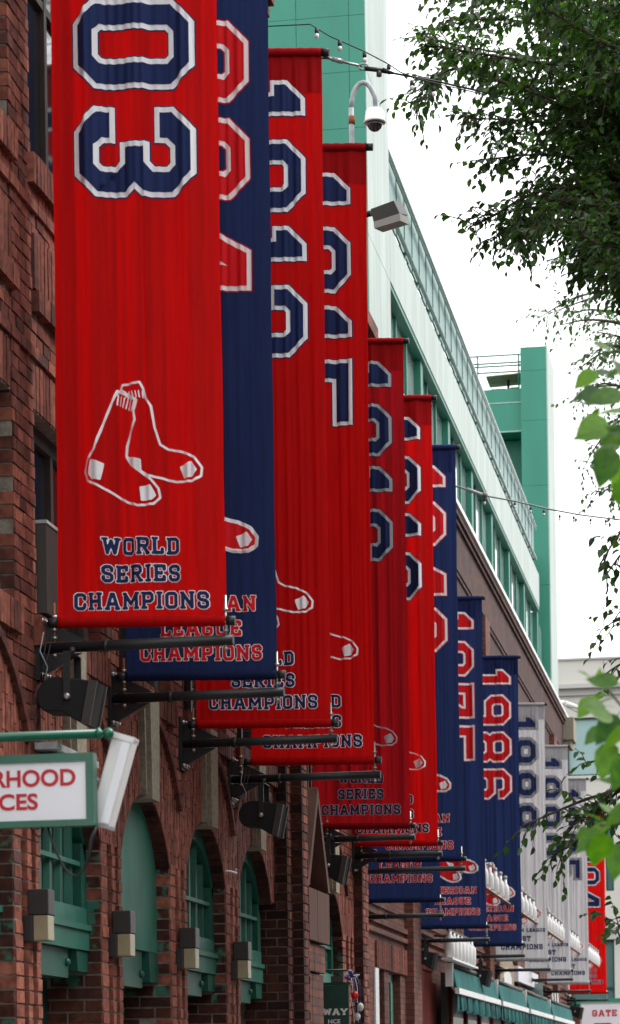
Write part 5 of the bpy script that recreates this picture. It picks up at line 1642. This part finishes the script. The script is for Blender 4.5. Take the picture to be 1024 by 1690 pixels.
b = MB(); b.lathe(tuple(c0), [(.01, -.085), (.035, -.078), (.062, -.055), (.078, -.025), (.082, -.001)], 'dome_dark', 20); shift(b, dl).build('dome', DC)
FLd = 24.5
FLt = thing('floodlight', 'grey box floodlight tilted down beside the top of the 1915 banner', 'floodlight', tuple(at(615, 355, FLd)))
fl = tuple(FLt.location)
b = MB()
tp = [at(612, 345, FLd), at(650, 331, FLd), at(660, 352, FLd), at(617, 366, FLd)]
bt = [at(618, 377, FLd), at(661, 364, FLd)]
k = Vector((.05, .22, .03))
b.hull8([tuple(p) for p in (tp[3], tp[2], tp[1], tp[0])] + [tuple(p + k + Vector((0, 0, .02))) for p in (tp[3], tp[2], tp[1], tp[0])], 'grey_metal'); shift(b, fl).build('housing', FLt)
b = MB(); b.hull8([tuple(p) for p in (bt[0], bt[1], tp[2], tp[3])] + [tuple(p + k) for p in (bt[0], bt[1], tp[2], tp[3])], 'cream_shade'); shift(b, fl).build('lens_rim', FLt)
b = MB(); b.tube([tuple(at(613, 352, FLd + .1)), (-4.07, at(613, 352, FLd).y + .35, at(613, 352, FLd).z)], .03, 'black_steel', 8); shift(b, fl).build('arm', FLt)
def cable(pts, r, mname, nm, lab, cat, bulbs=None, parts=None):
    q = tuple(pts[0]); T = thing(nm, lab, cat, q)
    b = MB(); b.tube(pts, r, mname, 6); shift(b, q).build('wire', T)
    for p in bulbs or []:
        s_ = MB(); s_.lathe(tuple(p), [(.014, .0), (.016, -.03), (.012, -.036)], 'cable_black', 8); so_ = shift(s_, q).build('socket', T)
        s_ = MB(); s_.sphere((p[0], p[1], p[2] - .055), .017, 'bulb_glass', 6, 1.2); shift(s_, q).build('bulb', so_)
    return T, q
TR1 = Vector((1.7, 22.0, 7.9))
a, c = at(545, 97, 19.9), at(640, 118, 19.95)
T, q = cable([Vector((XW, 19.9, a.z + .27)), a, at(598, 109, 19.92)], .007, 'cable_steel', 'guy_cable', 'steel guy cable with turnbuckle running from beside the 1912 banner into the tree crown', 'cable')
b = MB(); b.tube([at(533, 93, 19.9), at(562, 101, 19.9)], [.006, .02], 'bolt_steel', 8); b.tube([at(548, 97, 19.9), at(566, 102, 19.9)], .018, 'galvanised', 8); b.tube([at(566, 102, 19.9), at(592, 108, 19.9)], .010, 'bolt_steel', 8); shift(b, q).build('turnbuckle', T)
b = MB()
b.tube([at(592 + 8 - 8 * math.cos(k * .628), 110 + 5 * math.sin(k * .628), 19.9) for k in range(11)], .007, 'galvanised', 6); shift(b, q).build('shackle', T)
b = MB(); b.tube([at(602, 113, 19.9), at(632, 116, 19.92)], .018, 'black_steel', 8); b.tube([at(626, 114, 19.92), at(626, 126, 19.92)], .02, 'cable_steel', 8); b.tube([at(632, 116, 19.92), at(650, 121, 19.94)], [.022, .010], 'cable_black', 8); shift(b, q).build('cable_clamp', T)
b = MB(); b.tube([at(650, 121, 19.94), at(720, 134, 20.3), at(790, 150, 21.4), at(860, 168, 23.0), at(960, 195, 24.5), TR1 + Vector((0, 1.5, 0))], .009, 'cable_black', 6); shift(b, q).build('wire', T)
bp = [(523, 47), (561, 68), (602, 87), (642, 107)]
cable([Vector((XW, 20.3, at(480, 25, 20.2).z + .1)), at(512, 40, 20.2), at(545, 60, 20.2), at(602, 85, 20.15), at(642, 106, 20.1), at(661, 119, 20.0), at(690, 130, 20.0), at(726, 139, 20.05), at(800, 156, 20.2)], .0045, 'cable_black', 'light_string', 'thin string of small bulbs sloping down to the guy cable over the 1912 banner', 'string lights', [at(x, y, 20.15) for x, y in bp] + [at(680, 133, 20.0), at(716, 143, 20.05)])
cp = [(757, 803), (782, 812), (800, 818), (850, 827), (905, 840), (960, 850), (1024, 858)]
c3 = [at(x, y, 33 + (x - 757) * .008) for x, y in cp] + [Vector((2.2, 38.0, 8.2))]
c3 = [Vector((XF, 33.2, c3[0].z + .12))] + c3
cable(c3, .011, 'cable_steel', 'light_string', 'string of bulbs crossing the street before the green stair tower', 'string lights', [at(x, y, 33 + (x - 757) * .008) for x, y in ((800, 823), (850, 829), (876, 837), (898, 842), (924, 850), (947, 852), (975, 856), (1000, 858))])
b = MB(); p0, p1 = at(770, 807, 33.1), at(803, 819, 33.35); b.tube([p0, p1], .024, 'galvanised', 8); b.sphere(tuple(at(800, 817, 33.3)), .04, 'cable_steel', 6)
q = tuple(p0); tag(shift(b, q).build('turnbuckle', loc=q), 'steel turnbuckle on the string of bulbs beside the 1946 banner', 'turnbuckle')
q0, q1, q2 = at(900, 1152, 75.5), at(930, 1160, 76.0), at(962, 1170, 76.6)
b = MB(); b.tube([q0, q1], [.05, .06], 'white_paint', 8); b.tube([q1, q2], [.09, .05], 'white_paint', 8); b.tube([q1 + Vector((.1, 0, -.12)), q1 + Vector((.5, .3, -.3)), q2 + Vector((-.1, 0, -.05))], .012, 'cable_black', 5)
tag(shift(b, tuple(q0)).build('arm_lamp', loc=tuple(q0)), 'white arm lamp jutting from the cornice at the far end of the brick wing', 'lamp')
# ------------------------------------------------------------------ trees
def leaf_geo(mb, p, dr, nrm, L, wd, mname, tint, curl=.12):
    """one leaf: pointed oval folded along its midrib"""
    dr = dr.normalized(); sd_ = dr.cross(nrm)
    if sd_.length < 1e-4: sd_ = dr.orthogonal()
    sd_.normalize(); up = sd_.cross(dr).normalized()
    pts = [p, p + dr * L * .33 + sd_ * wd * .5 + up * L * curl, p + dr * L * .68 + sd_ * wd * .40 + up * L * curl * .7, p + dr * L - up * L * curl, p + dr * L * .68 - sd_ * wd * .40 + up * L * curl * .7, p + dr * L * .33 - sd_ * wd * .5 + up * L * curl, p + dr * L * .5]
    b = mb.verts(pts)
    for q in ((0, 6, 1), (1, 6, 2), (2, 6, 3), (3, 6, 4), (4, 6, 5), (5, 6, 0)): mb.face([b + i for i in q], mname, tint, True)
def rvec(): 
    v = Vector((random.gauss(0, 1), random.gauss(0, 1), random.gauss(0, 1)))
    return v.normalized()
def bez(pts, n):
    """smooth path through the points"""
    out = []
    P = [pts[0]] + list(pts) + [pts[-1]]
    for i in range(1, len(P) - 2):
        for k in range(n):
            t = k / n
            a, b, c, d = P[i - 1], P[i], P[i + 1], P[i + 2]
            out.append(.5 * ((2 * b) + (c - a) * t + (2 * a - 5 * b + 4 * c - d) * t * t + (3 * b - a - 3 * c + d) * t ** 3))
    out.append(pts[-1])
    return out
def grow(tree_label, base, fork, boughs, leafL, mname, loc_single, n_single, twig_len, twig_gap, leaf_gap, trunk_r, group, nm='leafy_tree', droop=.35, jit=.12):
    T = thing(nm, tree_label, 'tree', tuple(base), group)
    b0 = tuple(base)
    tr = MB(); tr.tube([base, base + (fork - base) * .35 + Vector((.06, .05, 0)), base + (fork - base) * .7, fork], [trunk_r * 1.25, trunk_r, trunk_r * .9, trunk_r * .72], 'bark', 12); shift(tr, b0).build('trunk', T)
    leaves = []
    tw = MB()
    for path, r0, dens, start in boughs:
        pts = bez(path, 8)
        lb = MB(); lb.tube(pts, [max(.006, r0 * (1 - .9 * i / (len(pts) - 1))) for i in range(len(pts))], 'bark', 6); shift(lb, b0).build('limb', T)
        acc = 0.0; tot = sum((pts[i + 1] - pts[i]).length for i in range(len(pts) - 1)); run = 0
        for i in range(len(pts) - 1):
            sg = pts[i + 1] - pts[i]; ln = sg.length
            k = acc
            while k < ln:
                f = (run + k) / tot
                if f > start:
                    p = pts[i] + sg * (k / ln)
                    n_ = 1 if rnd() > dens - int(dens) else 2
                    for _ in range(int(dens) if n_ == 1 else int(dens) + 1):
                        dv = (sg.normalized() * uni(.2, 1.0) + rvec() * .85 + Vector((0, 0, -.05))).normalized()
                        L = twig_len * uni(.45, 1.15) * (1.15 - .55 * f)
                        q1 = p + dv * L * .5 + rvec() * L * .05; q2 = p + dv * L + Vector((0, 0, -droop * L * uni(.2, 1)))
                        tw.tube([p, q1, q2], [.006, .004, .002], 'bark', 4, cap=False)
                        m_ = max(2, int(L / leaf_gap))
                        for j in range(m_ + 1):
                            t = .15 + .85 * j / m_
                            pt = (p + (q1 - p) * t * 2) if t < .5 else (q1 + (q2 - q1) * (t * 2 - 1))
                            pt = pt + rvec() * .01
                            side = dv.cross(Vector((0, 0, 1))) * (1 if j % 2 else -1)
                            d2 = (dv * .6 + side * uni(.3, 1.0) + Vector((0, 0, -uni(.1, .9))) + rvec() * .35).normalized()
                            n2 = (Vector((0, 0, 1)) + rvec() * .75).normalized()
                            s_ = leafL * uni(.65, 1.2)
                            leaves.append((pt, d2, n2, s_, s_ * uni(.5, .66), rnd()))
                k += twig_gap * uni(.6, 1.4)
            acc = k - ln; run += ln
    shift(tw, b0).build('twigs', T, kind='stuff')
    # the leaves that show largest are objects, the rest one mass
    def vis(l):
        x, y = proj(l[0]); 
        return loc_single(x, y)
    idx = sorted(range(len(leaves)), key=lambda i: vis(leaves[i]))
    sing = set(i for i in idx[:n_single] if vis(leaves[i]) < 9e8)
    shapes = []
    for k in range(5):
        u = MB(); leaf_geo(u, Vector((0, 0, 0)), Vector((1, 0, 0)), Vector((0, 0, 1)), 1.0, .58, mname, 0.0, uni(.05, .2)); shapes.append(u.mesh('leaf'))
    mass = MB()
    for i, (p, d2, n2, s_, w_, t) in enumerate(leaves):
        if i in sing:
            o = bpy.data.objects.new('leaf', shapes[i % 5]); COL.objects.link(o); o.parent = T
            y_ = n2.cross(d2).normalized(); z_ = d2.cross(y_).normalized()
            mt_ = Matrix((d2 * s_, y_ * s_ * (w_ / s_ / .58), z_ * s_)).transposed().to_4x4(); mt_.translation = p - base
            o.matrix_local = mt_
        else: leaf_geo(mass, p, d2, n2, s_, w_, mname, t)
    if mass.v: shift(mass, b0).build('crown', T, kind='stuff')
    return len(leaves)
def inframe(x, y): return 0 <= x <= 1024 and 0 <= y <= 1690
# tree 1: large crown at the upper right
def b1(d, pts, r, dens, start=.35, j=.0):
    return ([at(x + uni(-j, j), y + uni(-j, j), d + k * 0.0 + uni(-.15, .15)) for k, (x, y) in enumerate(pts)], r, dens, start)
F1 = Vector((1.7, 22.0, 5.2))
TIPS = [[(1180, 130), (1000, 20), (850, -10), (690, -25)], [(1200, 190), (1010, 80), (860, 40), (735, 28)], [(1190, 230), (1010, 130), (870, 95), (700, 78)], [(1200, 290), (1020, 190), (880, 150), (752, 118), (690, 172)],
        [(1210, 330), (1030, 230), (900, 205), (775, 195)], [(1190, 380), (1030, 300), (920, 260), (800, 262)], [(1180, 420), (1030, 340), (900, 318), (800, 358), (778, 374)],
        [(1200, 440), (1040, 370), (940, 345), (850, 370), (820, 398)], [(1180, 150), (1040, -40), (900, -60), (760, -70)], [(1220, 300), (1080, 150), (980, 60), (900, 10)], [(1220, 380), (1090, 260), (1000, 180), (940, 120)],
        [(1210, 430), (1100, 330), (1010, 270), (950, 200)], [(1200, 470), (1090, 400), (1000, 330), (940, 300)], [(1200, 500), (1090, 430), (1010, 400), (960, 380)], [(1200, 560), (1080, 480), (1020, 430), (975, 430)]]
bl = []
for q, tip in enumerate(TIPS):
    for rep in range(4 if q < 8 else 7):
        d = 21.8 + uni(-2.6, 3.4) if rep else 21.5 + uni(-.8, .8)
        jj = 6 if rep == 0 else 34
        tp = tip if rep == 0 or rnd() > .65 else tip[:-1]
        pt = [F1 + Vector((uni(-.1, .1), uni(-.1, .1), uni(0, .6)))] + [at(x + uni(-jj, jj) + (26 * rep if q < 8 else 0), y + uni(-jj, jj), d) for x, y in tp]
        bl.append((pt, .035, 4.6 if q >= 8 else 3.7, .36))
for q in range(12):                                      # the rest of the crown, away from the wall
    a = uni(-1.2, 1.6); L = uni(2.2, 3.6)
    tip = F1 + Vector((math.cos(a) * L, math.sin(a) * L, uni(1.0, 4.6)))
    bl.append(([F1, F1 + (tip - F1) * .45 + Vector((0, 0, .6)), tip], .06, 2.2, .3))
lowb = [[(1240, 1180), (1090, 1240), (1024, 1298), (960, 1322), (893, 1350), (862, 1362)], [(1240, 1230), (1100, 1290), (1024, 1335), (975, 1365), (938, 1398), (922, 1404)], [(1240, 1220), (1110, 1250), (1040, 1285), (985, 1345), (960, 1352)], [(1200, 1250), (1080, 1290), (1015, 1310), (950, 1360)], [(1200, 1200), (1060, 1240), (1000, 1250), (968, 1262)],
        [(1190, 800), (1080, 830), (1030, 872), (990, 932)], [(1190, 860), (1090, 880), (1035, 905), (995, 958)], [(1190, 1000), (1080, 1010), (1030, 1018), (1012, 1024)], [(1190, 1080), (1090, 1090), (1030, 1095), (1000, 1112)], [(1200, 1500), (1090, 1520), (1040, 1525), (1012, 1538)]]
for tip in lowb: bl.append(([F1 - Vector((0, 0, .5))] + [at(x, y, 19.0 + uni(-.3, .3)) for x, y in tip], .03, 1.0, .62))
N1 = grow('large dark leafy street tree whose crown fills the upper right corner', Vector((1.7, 22, 0)), F1, bl, .078, 'leaf_dark', lambda x, y: (x + .25 * abs(y - 300)) if inframe(x, y) else 1e9, 300, .46, .085, .052, .19, 'street trees across the way')
# tree 2: lighter crown farther down the street
F2 = Vector((2.4, 38.0, 6.0)); bl = []
T2 = [[(1200, 520), (1060, 430), (980, 410), (905, 432)], [(1200, 560), (1050, 490), (960, 480), (890, 524)], [(1200, 600), (1060, 540), (985, 520), (930, 535)], [(1200, 640), (1060, 590), (1000, 575), (948, 608)], [(1200, 680), (1060, 640), (1000, 640), (955, 655)], [(1210, 740), (1080, 700), (1010, 720), (965, 770)], [(1210, 800), (1090, 780), (1030, 790), (985, 830)],
      [(1210, 560), (1090, 450), (1010, 400), (950, 395)], [(1210, 660), (1090, 580), (1030, 560), (990, 545)], [(1210, 760), (1090, 720), (1040, 690), (1000, 700)]]
for q, tip in enumerate(T2):
    for rep in range(2):
        d = 38 + uni(-2.5, 3.0); jj = 8 if rep == 0 else 22
        bl.append(([F2 + Vector((0, 0, uni(0, .8)))] + [at(x + uni(-jj, jj) + 14 * rep, y + uni(-jj, jj), d) for x, y in tip], .05, 1.9, .45))
for q in range(8):
    a = uni(-1.2, 1.6); L = uni(2.0, 3.6); tip = F2 + Vector((math.cos(a) * L, math.sin(a) * L, uni(1.0, 5.0)))
    bl.append(([F2, F2 + (tip - F2) * .45 + Vector((0, 0, .6)), tip], .06, 2.0, .3))
N2 = grow('lighter green tree farther down the street below the large dark crown', Vector((2.4, 38, 0)), F2, bl, .085, 'leaf_mid', lambda x, y: x if inframe(x, y) else 1e9, 200, .60, .12, .066, .2, 'street trees across the way')
# near sapling: large soft leaves at the right edge
SP = Vector((.4, 8.0, 0))
S = thing('young_tree', 'near young tree with bright green blurred leaves at the right edge', 'tree', tuple(SP))
tr = MB(); tr.tube([SP, SP + Vector((.03, .02, 1.2)), SP + Vector((-.02, 0, 2.4)), SP + Vector((.02, 0, 3.9))], [.03, .025, .02, .01], 'bark', 8); shift(tr, tuple(SP)).build('trunk', S)
shapes = []
for k in range(4):
    u = MB()
    prof = [(0, 0), (.10, .24), (.32, .36), (.60, .30), (.82, .14), (1.0, 0)]
    cv = uni(.10, .22)
    nrow = [(x, y, -cv * x * x + .10 * abs(y)) for x, y in prof]
    b = u.verts([(x, 0, -cv * x * x) for x, y in prof]); l_ = u.verts(nrow[1:-1]); r_ = u.verts([(x, -y, z) for x, y, z in nrow[1:-1]])
    up_ = [b] + [l_ + i for i in range(4)] + [b + 5]; dn = [b] + [r_ + i for i in range(4)] + [b + 5]
    for side, fl_ in ((up_, 0), (dn, 1)):
        u.face([b, b + 1, side[1]][::-1 if fl_ else 1], 'leaf_bright', 0, True)
        for i in range(1, 4): u.face([b + i, b + i + 1, side[i + 1], side[i]][::-1 if fl_ else 1], 'leaf_bright', 0, True)
        u.face([b + 4, b + 5, side[4]][::-1 if fl_ else 1], 'leaf_bright', 0, True)
    u.tube([(-.35, 0, .02), (0, 0, 0)], .012, 'leaf_bright', 5)
    shapes.append(u.mesh('leaf'))
NL = [  # x, y, direction on the picture (degrees, 0 right, 90 up), length m, tilt
    (1010, 580, 150, .07, .5), (1040, 600, 200, .10, .2), (985, 612, 215, .09, .4), (1030, 650, 190, .13, .3), (990, 640, 200, .10, .2), (1000, 690, 205, .11, .3), (1030, 700, 230, .13, .2), (975, 700, 190, .07, .6), (1005, 712, 185, .11, .4), (1040, 760, 240, .12, .2), (1010, 740, 250, .12, .3), (1025, 790, 280, .10, .3), (1045, 680, 170, .12, .3),
    (1018, 618, 175, .09, .4), (1000, 660, 160, .08, .5), (1022, 735, 200, .10, .3), (990, 672, 235, .08, .5), (1040, 720, 150, .1, .4), (1036, 628, 120, .08, .4), (1000, 1165, 175, .08, .4), (1012, 1190, 150, .09, .4), (1030, 1215, 170, .1, .3), (995, 1355, 150, .08, .5), (1014, 1345, 130, .07, .5),
    (975, 1118, 150, .05, .6), (990, 1128, 95, .05, .7), (1000, 1145, 200, .09, .3), (985, 1150, 225, .10, .2), (1020, 1130, 160, .10, .3), (1020, 1180, 230, .11, .2), (1040, 1200, 210, .12, .2), (1000, 1200, 215, .09, .3), (1010, 1225, 250, .12, .2), (1035, 1250, 240, .11, .2), (1024, 1150, 190, .09, .5),
    (1010, 1360, 200, .11, .2), (990, 1370, 220, .10, .3), (1000, 1375, 250, .11, .2), (970, 1365, 215, .05, .5), (1030, 1390, 250, .12, .2), (1024, 1290, 170, .06, .4), (1040, 1330, 210, .1, .3), (985, 1385, 265, .09, .2)]
stems = [[(1180, 900), (1080, 760), (1045, 660), (1030, 600)], [(1180, 1000), (1080, 830), (1035, 730), (1020, 700)], [(1180, 1300), (1090, 1220), (1040, 1180), (1005, 1140), (985, 1118)], [(1180, 1400), (1080, 1290), (1040, 1240), (1020, 1200)], [(1180, 1480), (1080, 1380), (1030, 1360), (990, 1362)]]
tk = SP.copy()
for st_ in stems:
    pts = [at(x, y, 8.05) for x, y in st_]
    s0 = Vector((SP.x, SP.y, pts[0].z - .15))
    t = MB(); t.tube(bez([s0] + pts, 5), [.008] * 6 + [.0035] * 50, 'bark', 5) if False else t.tube(bez([s0] + pts, 5), .004, 'bark', 5)
    shift(t, tuple(SP)).build('limb', S)
for i, (x, y, an, L, tl) in enumerate(NL):
    L *= 1.0
    o = bpy.data.objects.new('leaf', shapes[i % 4]); COL.objects.link(o); o.parent = S
    a = math.radians(an)
    d2 = (RT * math.cos(a) + UP * math.sin(a) + FW * uni(-.5, .5)).normalized()
    n2 = (UP * (.5 + tl) - FW * (1 - tl) + rvec() * .35).normalized()
    y_ = n2.cross(d2).normalized(); z_ = d2.cross(y_).normalized()
    mt_ = Matrix((d2 * L, y_ * L, z_ * L)).transposed().to_4x4(); mt_.translation = at(x, y, 8.0 + uni(-.4, .4)) - SP
    o.matrix_local = mt_
print('leaves', N1, N2)
